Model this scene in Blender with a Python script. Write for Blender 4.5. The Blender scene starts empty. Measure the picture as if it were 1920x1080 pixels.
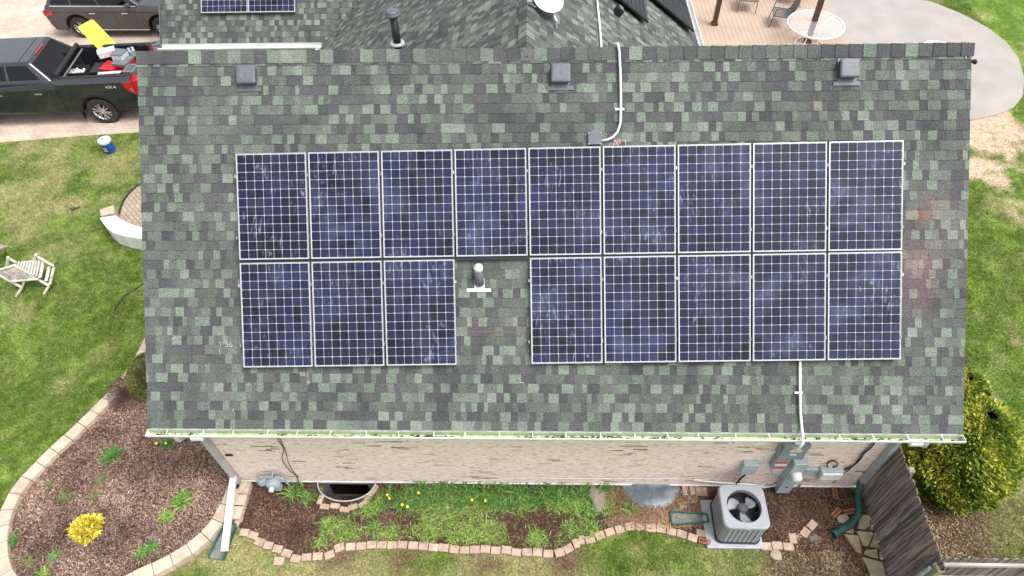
import bpy, bmesh, math, random
import numpy as np
from mathutils import Vector, Matrix
random.seed(7); rng = np.random.default_rng(11)
R = math.radians; PI = math.pi
S = bpy.context.scene
COL = S.collection

# ---------------------------------------------------------------- camera
FPX = 1280.0
PITCH, YAW, ROLL = R(50.430), R(-2.816), R(-2.141)
EAVE = 2.8
CAM = Vector((-0.2043, -4.8546, 9.2499 + EAVE))
cf = Vector((math.sin(YAW)*math.cos(PITCH), math.cos(YAW)*math.cos(PITCH), -math.sin(PITCH)))
r0 = Vector((math.cos(YAW), -math.sin(YAW), 0)); u0 = r0.cross(cf)
cr = math.cos(ROLL)*r0 + math.sin(ROLL)*u0
cu = -math.sin(ROLL)*r0 + math.cos(ROLL)*u0
camd = bpy.data.cameras.new('camera'); cam = bpy.data.objects.new('camera', camd); COL.objects.link(cam)
camd.sensor_width = 36; camd.lens = FPX/1920*36; camd.clip_end = 2000; camd.clip_start = 0.05
cam.matrix_world = Matrix(((cr.x, cu.x, -cf.x, CAM.x), (cr.y, cu.y, -cf.y, CAM.y), (cr.z, cu.z, -cf.z, CAM.z), (0, 0, 0, 1)))
S.camera = cam

# ---------------------------------------------------------------- light: bright overcast
SUN_EL, SUN_AZ = R(63), R(112)      # azimuth from +Y towards +X
w = bpy.data.worlds.new("World"); S.world = w; w.use_nodes = True
nt = w.node_tree; bg = nt.nodes['Background']
sky = nt.nodes.new('ShaderNodeTexSky'); sky.sky_type = 'NISHITA'; sky.sun_disc = False
sky.sun_elevation = SUN_EL; sky.sun_rotation = SUN_AZ; sky.air_density = 1.0; sky.dust_density = 3.0; sky.ozone_density = 1.0
hs = nt.nodes.new('ShaderNodeHueSaturation'); hs.inputs['Saturation'].default_value = 0.22
nt.links.new(sky.outputs[0], hs.inputs['Color']); nt.links.new(hs.outputs[0], bg.inputs[0]); bg.inputs[1].default_value = 0.15
sd = bpy.data.lights.new('sun', 'SUN'); sun = bpy.data.objects.new('sun', sd); COL.objects.link(sun)
sd.energy = 1.35; sd.angle = R(28); sd.color = (1.0, 0.97, 0.92)
sv = Vector((math.sin(SUN_AZ)*math.cos(SUN_EL), math.cos(SUN_AZ)*math.cos(SUN_EL), math.sin(SUN_EL)))
sun.rotation_euler = sv.to_track_quat('Z', 'Y').to_euler(); sun.location = (0, 0, 30)
S.view_settings.view_transform = 'Standard'; S.view_settings.look = 'None'
S.view_settings.exposure = 1.0; S.view_settings.gamma = 1

# ---------------------------------------------------------------- where pixels of the survey photo lie in the place
def ray(px, py): return cf + (px-960)/FPX*cr - (py-540)/FPX*cu
def P(px, py, z=0.0):
    d = ray(px, py); return CAM + d*((z-CAM.z)/d.z)
def PY(px, py, y):
    d = ray(px, py); return CAM + d*((y-CAM.y)/d.y)
def PPL(px, py, o, n):
    d = ray(px, py); o = Vector(o); n = Vector(n); return CAM + d*((o-CAM).dot(n)/d.dot(n))
SL = R(42.5285)
RN = Vector((0, -math.sin(SL), math.cos(SL))); RU = Vector((0, math.cos(SL), math.sin(SL)))
def ROOF(px, py, h=0.0): return PPL(px, py, Vector((0, 0, EAVE)) + RN*h, RN)
def RP(u, s, h=0.0): return Vector((u, 0, EAVE)) + RU*s + RN*h

# ---------------------------------------------------------------- materials
def mat(name, c1, c2=None, scale=8.0, rough=0.6, metal=0.0, bump=0.0, bscale=None, attr=False, detail=5.0, spec=0.5, stretch=None,
        coat=0.0, alpha=None, trans=0.0, amt=1.0, world=False, grain=0.0, gscale=90.0, lo=0.35, hi=0.65, rnd=0.0):
    m = bpy.data.materials.new(name); m.use_nodes = True
    n = m.node_tree.nodes; L = m.node_tree.links; b = n['Principled BSDF']
    b.inputs['Roughness'].default_value = rough; b.inputs['Metallic'].default_value = metal
    b.inputs['Specular IOR Level'].default_value = spec
    b.inputs['Coat Weight'].default_value = coat; b.inputs['Transmission Weight'].default_value = trans
    if alpha is not None: b.inputs['Alpha'].default_value = alpha
    if world: vec = n.new('ShaderNodeNewGeometry').outputs['Position']
    else: vec = n.new('ShaderNodeTexCoord').outputs['Object']
    if stretch:
        mp = n.new('ShaderNodeMapping'); mp.inputs['Scale'].default_value = stretch; L.new(vec, mp.inputs[0]); vec = mp.outputs[0]
    col = None
    if attr:
        a = n.new('ShaderNodeAttribute'); a.attribute_name = 'Col'; col = a.outputs['Color']
    if c2 is not None:
        nz = n.new('ShaderNodeTexNoise'); nz.inputs['Scale'].default_value = scale; nz.inputs['Detail'].default_value = detail
        L.new(vec, nz.inputs['Vector'])
        mr = n.new('ShaderNodeMapRange'); mr.inputs[1].default_value = lo; mr.inputs[2].default_value = hi
        L.new(nz.outputs['Fac'], mr.inputs[0])
        mx = n.new('ShaderNodeMix'); mx.data_type = 'RGBA'; L.new(mr.outputs[0], mx.inputs[0])
        mx.inputs[6].default_value = (*c1, 1); mx.inputs[7].default_value = (*c2, 1)
        if col is None: col = mx.outputs[2]
        else:
            mu = n.new('ShaderNodeMix'); mu.data_type = 'RGBA'; mu.blend_type = 'MULTIPLY'; mu.inputs[0].default_value = 1
            L.new(col, mu.inputs[6]); L.new(mx.outputs[2], mu.inputs[7]); col = mu.outputs[2]
    elif col is None:
        rgb = n.new('ShaderNodeRGB'); rgb.outputs[0].default_value = (*c1, 1); col = rgb.outputs[0]
    if grain > 0:
        g = n.new('ShaderNodeTexNoise'); g.inputs['Scale'].default_value = gscale; g.inputs['Detail'].default_value = 2
        L.new(vec, g.inputs['Vector'])
        gr = n.new('ShaderNodeMapRange'); gr.inputs[1].default_value = 0.3; gr.inputs[2].default_value = 0.7
        gr.inputs[3].default_value = 1-grain; gr.inputs[4].default_value = 1+grain; L.new(g.outputs['Fac'], gr.inputs[0])
        vm = n.new('ShaderNodeVectorMath'); vm.operation = 'SCALE'; L.new(col, vm.inputs[0]); L.new(gr.outputs[0], vm.inputs['Scale']); col = vm.outputs[0]
    if rnd:
        oi = n.new('ShaderNodeObjectInfo'); rr_ = n.new('ShaderNodeMapRange'); rr_.inputs[3].default_value = 1-rnd; rr_.inputs[4].default_value = 1+rnd; L.new(oi.outputs['Random'], rr_.inputs[0])
        vr = n.new('ShaderNodeVectorMath'); vr.operation = 'SCALE'; L.new(col, vr.inputs[0]); L.new(rr_.outputs[0], vr.inputs['Scale']); col = vr.outputs[0]
    L.new(col, b.inputs['Base Color'])
    if bump > 0:
        bz = n.new('ShaderNodeTexNoise'); bz.inputs['Scale'].default_value = bscale or scale*2; bz.inputs['Detail'].default_value = 4
        L.new(vec, bz.inputs['Vector']); bp = n.new('ShaderNodeBump'); bp.inputs['Strength'].default_value = bump; bp.inputs['Distance'].default_value = 0.02
        L.new(bz.outputs['Fac'], bp.inputs['Height']); L.new(bp.outputs[0], b.inputs['Normal'])
    return m
G = lambda v: (v, v, v)
M = {}
M['shingle'] = mat('shingle', (.78, .78, .78), (1.04, 1.025, 1.01), scale=1.3, rough=.95, attr=True, world=True, grain=.5, gscale=70, bump=.35, bscale=90, spec=.2)
M['lawn'] = mat('lawn', (.75, .75, .75), (1.15, 1.15, 1.15), scale=7, rough=.95, attr=True, world=True, grain=.5, gscale=28, bump=.8, bscale=24, spec=.1)
M['blade'] = mat('blade', (1, 1, 1), rough=.7, attr=True, spec=.2)
M['chips'] = mat('chips', (1, 1, 1), rough=.9, attr=True, spec=.15)
M['mulch'] = mat('mulch', (.07, .036, .028), (.16, .095, .075), scale=5, rough=1, world=True, grain=.6, gscale=30, bump=1, bscale=22, spec=.1)
M['soil'] = mat('soil', (.05, .032, .024), (.12, .075, .055), scale=3, rough=1, world=True, grain=.5, gscale=26, bump=1, bscale=18, spec=.1)
M['white'] = mat('white_paint', (.78, .78, .77), (.66, .66, .64), scale=3, rough=.45)
M['whitedirty'] = mat('white_dirty', (.7, .7, .67), (.45, .45, .42), scale=9, rough=.6, grain=.1)
M['greypaint'] = mat('grey_paint', (.36, .38, .40), (.3, .32, .34), scale=4, rough=.45)
M['downgrey'] = mat('downspout_grey', (.42, .42, .42), (.36, .36, .36), scale=3, rough=.4)
M['alum'] = mat('aluminium', (.52, .53, .55), (.44, .45, .47), scale=12, rough=.4, metal=.4)
M['back'] = mat('panel_backsheet', (.47, .49, .53), rough=.25, spec=.5)
M['black'] = mat('black_plastic', (.012, .012, .014), (.02, .02, .022), scale=8, rough=.45)
M['vent'] = mat('vent_grey', (.10, .105, .125), (.13, .135, .155), scale=6, rough=.45)
M['pipeblack'] = mat('pipe_black', (.01, .01, .011), (.018, .018, .02), scale=8, rough=.3)
M['steel'] = mat('galvanised', (.33, .34, .35), (.24, .25, .26), scale=14, rough=.45, metal=.4)
M['concrete'] = mat('concrete', (.36, .33, .305), (.305, .28, .255), scale=1.2, rough=.9, world=True, grain=.1, gscale=40)
M['found'] = mat('foundation', (.26, .25, .24), (.18, .17, .16), scale=5, rough=.9)
M['block'] = mat('wall_block', rnd=0.09, c1=(.56, .455, .365), c2=(.45, .36, .285), scale=7, rough=.95, world=True, grain=.2, gscale=60, bump=.5, bscale=40, spec=.15)
M['paver'] = mat('tan_paver', rnd=0.14, c1=(.50, .375, .29), c2=(.36, .265, .205), scale=8, rough=.95, world=True, grain=.22, gscale=60, bump=.5, bscale=40, spec=.15)
M['redbrick'] = mat('red_brick', rnd=0.25, c1=(.32, .115, .07), c2=(.22, .09, .06), scale=14, rough=.9, grain=.2, bump=.3)
M['rock'] = mat('field_stone', (.30, .26, .20), (.2, .17, .13), scale=7, rough=.9, bump=.5, grain=.15)
M['limestone'] = mat('flagstone', rnd=0.15, c1=(.42, .35, .24), c2=(.30, .25, .165), scale=6, rough=.9, world=True, bump=.5, bscale=14, grain=.18)
M['wood'] = mat('weathered_wood', rnd=0.28, c1=(.25, .215, .195), c2=(.075, .06, .055), scale=2.2, rough=.9, stretch=(11, 11, .5), detail=8, grain=.25, gscale=9, bump=.4, bscale=6, world=True, lo=.38, hi=.62)
M['woodlight'] = mat('post_wood', (.33, .27, .17), (.19, .155, .10), scale=3, rough=.9, stretch=(5, 5, .5), world=True, grain=.2, gscale=9)
M['rail'] = mat('rail_wood', (.55, .50, .47), (.38, .34, .32), scale=4, rough=.9, stretch=(.5, 5, 5), world=True)
M['chairwood'] = mat('chair_wood', rnd=0.1, c1=(.66, .63, .58), c2=(.38, .33, .26), scale=9, rough=.8, world=True, lo=.42, hi=.72)
M['chairback'] = mat('chair_back_wood', (.40, .36, .32), (.2, .17, .15), scale=9, rough=.9, world=True)
M['deck'] = mat('deck_board', (.43, .325, .255), (.37, .28, .22), scale=1.5, rough=.8, world=True, grain=.06, gscale=30)
M['brown'] = mat('brown_post', (.075, .038, .022), (.05, .026, .016), scale=4, rough=.5)
M['sling'] = mat('sling_grey', (.17, .155, .145), (.13, .12, .115), scale=30, rough=.8)
M['bronze'] = mat('chair_frame', (.075, .07, .068), (.05, .048, .046), scale=8, rough=.45)
M['glass'] = mat('table_glass', (.75, .76, .78), rough=.12, alpha=.13)
M['carblack'] = mat('car_black', (.016, .018, .023), (.021, .023, .029), scale=3, rough=.1, coat=1, spec=.5)
M['cargrey'] = mat('car_grey', (.055, .052, .052), (.045, .042, .042), scale=2, rough=.22, metal=.35, coat=1)
M['carglass'] = mat('car_glass', (.003, .003, .004), rough=.03, spec=.35)
M['tyre'] = mat('tyre', (.022, .021, .021), (.035, .033, .032), scale=14, rough=.85)
M['rim'] = mat('rim', (.62, .62, .63), (.5, .5, .52), scale=9, rough=.25, metal=.7)
M['chrome'] = mat('chrome', (.8, .8, .82), rough=.15, metal=.9)
M['red'] = mat('red_plastic', (.55, .012, .018), (.42, .01, .015), scale=9, rough=.35)
M['tail'] = mat('tail_lamp', (.45, .008, .015), rough=.12, coat=1)
M['bedliner'] = mat('bedliner', (.012, .012, .013), (.022, .022, .023), scale=20, rough=.75)
M['yellow'] = mat('yellow_plastic', (.60, .54, .0), (.55, .50, .0), scale=4, rough=.5)
M['greyplastic'] = mat('grey_plastic', (.17, .18, .2), (.14, .15, .165), scale=9, rough=.5)
M['lightplastic'] = mat('light_plastic', (.40, .415, .44), (.34, .35, .375), scale=7, rough=.4)
M['blue'] = mat('blue_plastic', (.01, .11, .50), (.012, .09, .4), scale=5, rough=.35)
M['cardboard'] = mat('cardboard', (.33, .2, .12), (.22, .14, .09), scale=14, rough=.9)
M['clear'] = mat('clear_plastic', (.62, .72, .8), (.5, .6, .7), scale=12, rough=.2)
M['green'] = mat('green_plastic', (.02, .085, .07), (.03, .11, .09), scale=6, rough=.4)
M['greendirty'] = mat('tray_bottom', (.22, .24, .22), (.12, .13, .11), scale=12, rough=.7, grain=.25)
M['greenpipe'] = mat('green_pipe', (.012, .07, .055), (.02, .095, .075), scale=9, rough=.4)
M['acgrey'] = mat('ac_cover', (.325, .34, .365), (.295, .31, .335), scale=3, rough=.4)
M['acside'] = mat('ac_side', (.22, .23, .25), (.19, .2, .215), scale=3, rough=.45)
M['fan'] = mat('fan_blade', (.33, .345, .38), (.24, .255, .29), scale=5, rough=.4)
M['fandark'] = mat('fan_hub', (.07, .072, .085), rough=.5)
M['boxgrey'] = mat('box_grey', (.23, .26, .285), (.19, .215, .24), scale=5, rough=.45)
M['metergrey'] = mat('meter_grey', (.36, .42, .44), (.3, .36, .38), scale=5, rough=.4)
M['gasgrey'] = mat('gas_meter', (.34, .41, .45), (.28, .34, .38), scale=16, rough=.45)
M['label'] = mat('label_white', (.8, .8, .78), (.55, .55, .52), scale=40, rough=.5)
M['labelred'] = mat('label_red', (.6, .04, .03), rough=.5)
M['labelyel'] = mat('label_yellow', (.7, .5, .1), rough=.5)
M['cable'] = mat('cable', (.014, .011, .012), rough=.5)
M['cablebrown'] = mat('cable_brown', (.07, .05, .045), rough=.6)
M['wellcover'] = mat('well_cover', (.10, .13, .16), (.30, .34, .38), scale=3.5, rough=.48, coat=0, alpha=.86, lo=.45, hi=.7)
M['algae'] = mat('gutter_inside', (.50, .56, .40), (.34, .43, .25), scale=9, rough=.7, grain=.2, gscale=50, world=True)
M['debris'] = mat('gutter_debris', (.03, .035, .02), (.09, .09, .05), scale=20, rough=1)
M['chalk'] = mat('chalk', (.48, .49, .48), (.26, .27, .26), scale=40, rough=1)
M['chalkred'] = mat('chalk_red', (.62, .34, .30), (.5, .27, .24), scale=40, rough=1)
M['chalkline'] = mat('chalk_line', (.30, .14, .12), (.13, .13, .12), scale=3, rough=1, world=True, lo=.4, hi=.6)
M['petal'] = mat('petal', (.85, .72, .02), rough=.6)
M['bark'] = mat('bark', (.12, .08, .055), (.06, .04, .03), scale=12, rough=.95, bump=.4)
M['leaf'] = mat('leaf', (1, 1, 1), rough=.65, attr=True, spec=.25)

def cell_mat():
    m = bpy.data.materials.new('solar_cell'); m.use_nodes = True
    n = m.node_tree.nodes; L = m.node_tree.links; b = n['Principled BSDF']
    geo = n.new('ShaderNodeNewGeometry').outputs['Position']
    a = n.new('ShaderNodeAttribute'); a.attribute_name = 'Col'
    def noise(sc, det, lo, hi, st=None, rot=None, dist=0):
        v = geo
        if st:
            mp = n.new('ShaderNodeMapping'); mp.inputs['Scale'].default_value = st
            if rot: mp.inputs['Rotation'].default_value = rot
            L.new(v, mp.inputs[0]); v = mp.outputs[0]
        z = n.new('ShaderNodeTexNoise'); z.inputs['Scale'].default_value = sc; z.inputs['Detail'].default_value = det; z.inputs['Distortion'].default_value = dist
        L.new(v, z.inputs['Vector']); r = n.new('ShaderNodeMapRange'); r.inputs[1].default_value = lo; r.inputs[2].default_value = hi
        L.new(z.outputs['Fac'], r.inputs[0]); return r.outputs[0]
    def mixc(f, c1, c2, blend='MIX'):
        x = n.new('ShaderNodeMix'); x.data_type = 'RGBA'; x.blend_type = blend
        if hasattr(f, 'links'): L.new(f, x.inputs[0])
        else: x.inputs[0].default_value = f
        for s, c in ((6, c1), (7, c2)):
            if hasattr(c, 'links'): L.new(c, x.inputs[s])
            else: x.inputs[s].default_value = (*c, 1)
        return x.outputs[2]
    def mul(*fs):
        o = fs[0]
        for f in fs[1:]:
            q = n.new('ShaderNodeMath'); q.operation = 'MULTIPLY'; L.new(o, q.inputs[0])
            if hasattr(f, 'links'): L.new(f, q.inputs[1])
            else: q.inputs[1].default_value = f
            o = q.outputs[0]
        return o
    base = mixc(noise(1.6, 6, .32, .72), (.010, .011, .020), (.016, .022, .056))
    base = mixc(1.0, base, a.outputs['Color'], 'MULTIPLY')
    # dried water film, wipe streaks and smudges on the glass
    film = mul(noise(2.6, 11, .46, .74), noise(.8, 4, .40, .66), .55)
    c = mixc(film, base, (.085, .11, .19))
    smear = mul(noise(10, 5, .58, .72, (1, .25, .25), (0, 0, .5), 2.6), noise(1.3, 3, .5, .6), .6)
    c = mixc(smear, c, (.26, .31, .42))
    spots = mul(noise(42, 3, .66, .76), noise(2.5, 2, .5, .66), .6)
    c = mixc(spots, c, (.25, .29, .36))
    L.new(c, b.inputs['Base Color'])
    r = n.new('ShaderNodeMapRange'); r.inputs[3].default_value = .16; r.inputs[4].default_value = .5; L.new(film, r.inputs[0]); L.new(r.outputs[0], b.inputs['Roughness'])
    b.inputs['Specular IOR Level'].default_value = .3
    return m
M['cell'] = cell_mat()

def brick_mat(name='thin_brick'):
    m = bpy.data.materials.new(name); m.use_nodes = True
    n = m.node_tree.nodes; L = m.node_tree.links; b = n['Principled BSDF']; b.inputs['Roughness'].default_value = .9; b.inputs['Specular IOR Level'].default_value = .2
    g = n.new('ShaderNodeNewGeometry'); sx = n.new('ShaderNodeSeparateXYZ'); L.new(g.outputs['Position'], sx.inputs[0])
    ad = n.new('ShaderNodeMath'); ad.operation = 'ADD'; L.new(sx.outputs[0], ad.inputs[0]); L.new(sx.outputs[1], ad.inputs[1])
    cb = n.new('ShaderNodeCombineXYZ'); L.new(ad.outputs[0], cb.inputs[0]); L.new(sx.outputs[2], cb.inputs[1])
    def brick(bias, c1, c2, mo):
        t = n.new('ShaderNodeTexBrick'); t.inputs['Scale'].default_value = 1; t.inputs['Brick Width'].default_value = .24; t.inputs['Row Height'].default_value = .052
        t.inputs['Mortar Size'].default_value = .005; t.inputs['Mortar Smooth'].default_value = .3; t.inputs['Bias'].default_value = bias
        t.inputs['Color1'].default_value = (*c1, 1); t.inputs['Color2'].default_value = (*c2, 1); t.inputs['Mortar'].default_value = (*mo, 1)
        t.offset = .37; L.new(cb.outputs[0], t.inputs['Vector']); return t
    t1 = brick(0, (.93, .75, .66), (.84, .63, .55), (.80, .68, .61))
    t2 = brick(0, (0, 0, 0), (1, 1, 1), (0, 0, 0))
    rp = n.new('ShaderNodeValToRGB'); rp.color_ramp.elements[0].position = .86; rp.color_ramp.elements[1].position = .93; L.new(t2.outputs[0], rp.inputs[0])
    mp = n.new('ShaderNodeMapping'); mp.inputs['Scale'].default_value = (8, 52, 1); L.new(cb.outputs[0], mp.inputs[0])
    nz = n.new('ShaderNodeTexNoise'); nz.inputs['Scale'].default_value = 1.0; nz.inputs['Detail'].default_value = 3; L.new(mp.outputs[0], nz.inputs['Vector'])
    r2 = n.new('ShaderNodeMapRange'); r2.inputs[1].default_value = .575; r2.inputs[2].default_value = .66; L.new(nz.outputs['Fac'], r2.inputs[0])
    nz2 = n.new('ShaderNodeTexNoise'); nz2.inputs['Scale'].default_value = .8; nz2.inputs['Detail'].default_value = 4; L.new(mp.outputs[0], nz2.inputs['Vector'])
    r3 = n.new('ShaderNodeMapRange'); r3.inputs[1].default_value = .5; r3.inputs[2].default_value = .6; L.new(nz2.outputs['Fac'], r3.inputs[0])
    x0 = n.new('ShaderNodeMix'); x0.data_type = 'RGBA'; L.new(r3.outputs[0], x0.inputs[0]); L.new(t1.outputs[0], x0.inputs[6]); x0.inputs[7].default_value = (.92, .85, .80, 1)
    x1 = n.new('ShaderNodeMix'); x1.data_type = 'RGBA'; L.new(r2.outputs[0], x1.inputs[0]); L.new(x0.outputs[2], x1.inputs[6]); x1.inputs[7].default_value = (.40, .23, .16, 1)
    mq = n.new('ShaderNodeMapRange'); mq.inputs[1].default_value = .46; mq.inputs[2].default_value = .62; mq.inputs[4].default_value = .85
    nz3 = n.new('ShaderNodeTexNoise'); nz3.inputs['Scale'].default_value = 1.1; nz3.inputs['Detail'].default_value = 5; L.new(cb.outputs[0], nz3.inputs['Vector']); L.new(nz3.outputs['Fac'], mq.inputs[0])
    mm = n.new('ShaderNodeMath'); mm.operation = 'MULTIPLY'; L.new(rp.outputs[0], mm.inputs[0]); L.new(mq.outputs[0], mm.inputs[1])
    x2 = n.new('ShaderNodeMix'); x2.data_type = 'RGBA'; L.new(mm.outputs[0], x2.inputs[0]); L.new(x1.outputs[2], x2.inputs[6]); x2.inputs[7].default_value = (.19, .10, .07, 1)
    L.new(x2.outputs[2], b.inputs['Base Color'])
    bp = n.new('ShaderNodeBump'); bp.inputs['Strength'].default_value = .9; bp.inputs['Distance'].default_value = .018
    iv = n.new('ShaderNodeMath'); iv.operation = 'SUBTRACT'; iv.inputs[0].default_value = 1; L.new(t1.outputs['Fac'], iv.inputs[1])
    a2 = n.new('ShaderNodeMath'); a2.operation = 'ADD'; L.new(iv.outputs[0], a2.inputs[0]); L.new(nz2.outputs['Fac'], a2.inputs[1])
    L.new(a2.outputs[0], bp.inputs['Height']); L.new(bp.outputs[0], b.inputs['Normal'])
    return m
M['brick'] = brick_mat()

def paving_mat(name, c1, c2, mo, wd, ht, rot):
    m = bpy.data.materials.new(name); m.use_nodes = True
    n = m.node_tree.nodes; L = m.node_tree.links; b = n['Principled BSDF']; b.inputs['Roughness'].default_value = .9; b.inputs['Specular IOR Level'].default_value = .2
    g = n.new('ShaderNodeNewGeometry'); mp = n.new('ShaderNodeMapping'); mp.inputs['Rotation'].default_value = (0, 0, rot); L.new(g.outputs['Position'], mp.inputs[0])
    t = n.new('ShaderNodeTexBrick'); t.inputs['Scale'].default_value = 1; t.inputs['Brick Width'].default_value = wd; t.inputs['Row Height'].default_value = ht
    t.inputs['Mortar Size'].default_value = .006; t.inputs['Color1'].default_value = (*c1, 1); t.inputs['Color2'].default_value = (*c2, 1); t.inputs['Mortar'].default_value = (*mo, 1)
    L.new(mp.outputs[0], t.inputs['Vector'])
    nz = n.new('ShaderNodeTexNoise'); nz.inputs['Scale'].default_value = 1.1; nz.inputs['Detail'].default_value = 6; L.new(g.outputs['Position'], nz.inputs['Vector'])
    r = n.new('ShaderNodeMapRange'); r.inputs[1].default_value = .3; r.inputs[2].default_value = .7; r.inputs[3].default_value = .8; r.inputs[4].default_value = 1.15; L.new(nz.outputs['Fac'], r.inputs[0])
    vm = n.new('ShaderNodeVectorMath'); vm.operation = 'SCALE'; L.new(t.outputs[0], vm.inputs[0]); L.new(r.outputs[0], vm.inputs['Scale']); L.new(vm.outputs[0], b.inputs['Base Color'])
    return m
M['paving'] = paving_mat('driveway_pavers', (.58, .47, .39), (.49, .39, .32), (.33, .26, .21), .21, .105, R(5))
M['paving2'] = paving_mat('patio_pavers', (.42, .33, .26), (.35, .27, .21), (.09, .07, .055), .2, .1, R(45))

# ---------------------------------------------------------------- mesh builder
class MB:
    def __init__(s): s.v = []; s.f = []; s.m = []; s.c = []; s.cur = 0; s.col = (1, 1, 1)
    def face(s, idx): s.f.append(tuple(idx)); s.m.append(s.cur); s.c.append(s.col)
    def add(s, vs, fs):
        o = len(s.v); s.v += [tuple(v) for v in vs]
        for f in fs: s.face([o+i for i in f])
    def frame(s, c, dx, dy, dz, A):
        # A: 3 axis vectors
        c = Vector(c); X, Y, Z = A
        vs = [c + X*(a*dx/2) + Y*(b*dy/2) + Z*(d*dz/2) for d in (-1, 1) for b in (-1, 1) for a in (-1, 1)]
        s.add(vs, [(0, 2, 3, 1), (4, 5, 7, 6), (0, 1, 5, 4), (2, 6, 7, 3), (0, 4, 6, 2), (1, 3, 7, 5)])
    def box(s, c, d, rz=0):
        X = Vector((math.cos(rz), math.sin(rz), 0)); Y = Vector((-math.sin(rz), math.cos(rz), 0)); s.frame(c, d[0], d[1], d[2], (X, Y, Vector((0, 0, 1))))
    def bar(s, a, b, w_, h_, up=(0, 0, 1)):
        a = Vector(a); b = Vector(b); d = (b-a); l = d.length; d.normalize(); up = Vector(up)
        sd_ = d.cross(up)
        if sd_.length < 1e-3: sd_ = d.cross(Vector((0, 1, 0)))
        sd_.normalize(); u2 = sd_.cross(d); s.frame((a+b)/2, l, w_, h_, (d, sd_, u2))
    def prism(s, poly, off, base=None):
        # poly: list of 3D points, extruded by vector off
        n = len(poly); off = Vector(off); a = [Vector(p) for p in poly]; b_ = [p+off for p in a]
        s.add(a+b_, [tuple(range(n))[::-1], tuple(range(n, 2*n))] + [(i, (i+1) % n, n+(i+1) % n, n+i) for i in range(n)])
    def tube(s, pts, r, n=8, cap=True):
        pts = [Vector(p) for p in pts]; rs = r if isinstance(r, (list, tuple)) else [r]*len(pts)
        o = len(s.v); ref = None
        for i, p in enumerate(pts):
            d = (pts[min(i+1, len(pts)-1)]-pts[max(i-1, 0)]).normalized()
            if ref is None: ref = d.orthogonal().normalized()
            ref = (ref - d*ref.dot(d)); ref = ref.normalized() if ref.length > 1e-6 else d.orthogonal().normalized()
            q = d.cross(ref)
            for k in range(n):
                a = 2*PI*k/n; s.v.append(tuple(p + (ref*math.cos(a)+q*math.sin(a))*rs[i]))
        for i in range(len(pts)-1):
            for k in range(n): s.face([o+i*n+k, o+i*n+(k+1) % n, o+(i+1)*n+(k+1) % n, o+(i+1)*n+k])
        if cap:
            s.face([o+k for k in range(n)][::-1]); s.face([o+(len(pts)-1)*n+k for k in range(n)])
    def lathe(s, prof, c, axis=(0, 0, 1), n=24, caps=(1, 1)):
        c = Vector(c); ax = Vector(axis).normalized(); e = ax.orthogonal().normalized(); q = ax.cross(e); o = len(s.v)
        for r, h in prof:
            for k in range(n):
                a = 2*PI*k/n; s.v.append(tuple(c + ax*h + (e*math.cos(a)+q*math.sin(a))*r))
        for i in range(len(prof)-1):
            for k in range(n): s.face([o+i*n+k, o+i*n+(k+1) % n, o+(i+1)*n+(k+1) % n, o+(i+1)*n+k])
        if prof[0][0] > 1e-6 and caps[0]: s.face([o+k for k in range(n)][::-1])
        if prof[-1][0] > 1e-6 and caps[1]: s.face([o+(len(prof)-1)*n+k for k in range(n)])
    def quad(s, a, b, c, d): s.add([a, b, c, d], [(0, 1, 2, 3)])
    def build(s, name, mats, parent=None, bevel=0, smooth=False, world=True, seg=2):
        if not isinstance(mats, (list, tuple)): mats = [mats]
        me = bpy.data.meshes.new(name)
        vs = s.v
        if parent is not None and world:
            inv = mtx(parent).inverted(); vs = [tuple(inv @ Vector(v)) for v in vs]
        me.from_pydata([tuple(v) for v in vs], [], s.f)
        for m_ in mats: me.materials.append(M[m_] if isinstance(m_, str) else m_)
        me.polygons.foreach_set('material_index', s.m)
        if any(c != (1, 1, 1) for c in s.c):
            at = me.color_attributes.new('Col', 'FLOAT_COLOR', 'CORNER')
            arr = np.ones((len(me.loops), 4), dtype=np.float32); cnt = [len(f) for f in s.f]
            arr[:, :3] = np.repeat(np.array(s.c, dtype=np.float32), cnt, axis=0); at.data.foreach_set('color', arr.ravel())
        if smooth: me.polygons.foreach_set('use_smooth', [True]*len(me.polygons))
        me.update()
        bm = bmesh.new(); bm.from_mesh(me)
        if smooth == 'weld': bmesh.ops.remove_doubles(bm, verts=bm.verts, dist=1e-5)
        if len(bm.faces) < 60000: bmesh.ops.recalc_face_normals(bm, faces=bm.faces)
        bm.to_mesh(me); bm.free()
        o = bpy.data.objects.new(name, me); COL.objects.link(o)
        if parent is not None: o.parent = parent
        if bevel:
            b = o.modifiers.new('bevel', 'BEVEL'); b.width = bevel; b.segments = seg; b.limit_method = 'ANGLE'; b.angle_limit = R(40)
        return o
def mtx(o):
    m = Matrix.LocRotScale(o.location, o.rotation_euler, None)
    return (mtx(o.parent) @ m) if o.parent else m
def tag(o, label=None, cat=None, group=None, kind=None):
    if label: o['label'] = label
    if cat: o['category'] = cat
    if group: o['group'] = group
    if kind: o['kind'] = kind
    return o
def thing(name, label, cat, loc=(0, 0, 0), rz=0, group=None):
    o = bpy.data.objects.new(name, None); COL.objects.link(o); o.location = loc; o.rotation_euler = (0, 0, rz); o.empty_display_size = .2
    return tag(o, label, cat, group)
def one(mb, name, mats, label, cat, group=None, loc=None, **k):
    # single-mesh thing, origin moved to its base
    if loc is None:
        a = np.array([tuple(v) for v in mb.v]); loc = ((a[:, 0].min()+a[:, 0].max())/2, (a[:, 1].min()+a[:, 1].max())/2, a[:, 2].min())
    mb.v = [(v[0]-loc[0], v[1]-loc[1], v[2]-loc[2]) for v in mb.v]
    o = mb.build(name, mats, None, **k); o.location = loc
    return tag(o, label, cat, group)
def struct(mb, name, mats, **k): return tag(mb.build(name, mats, None, **k), kind='structure')
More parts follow.
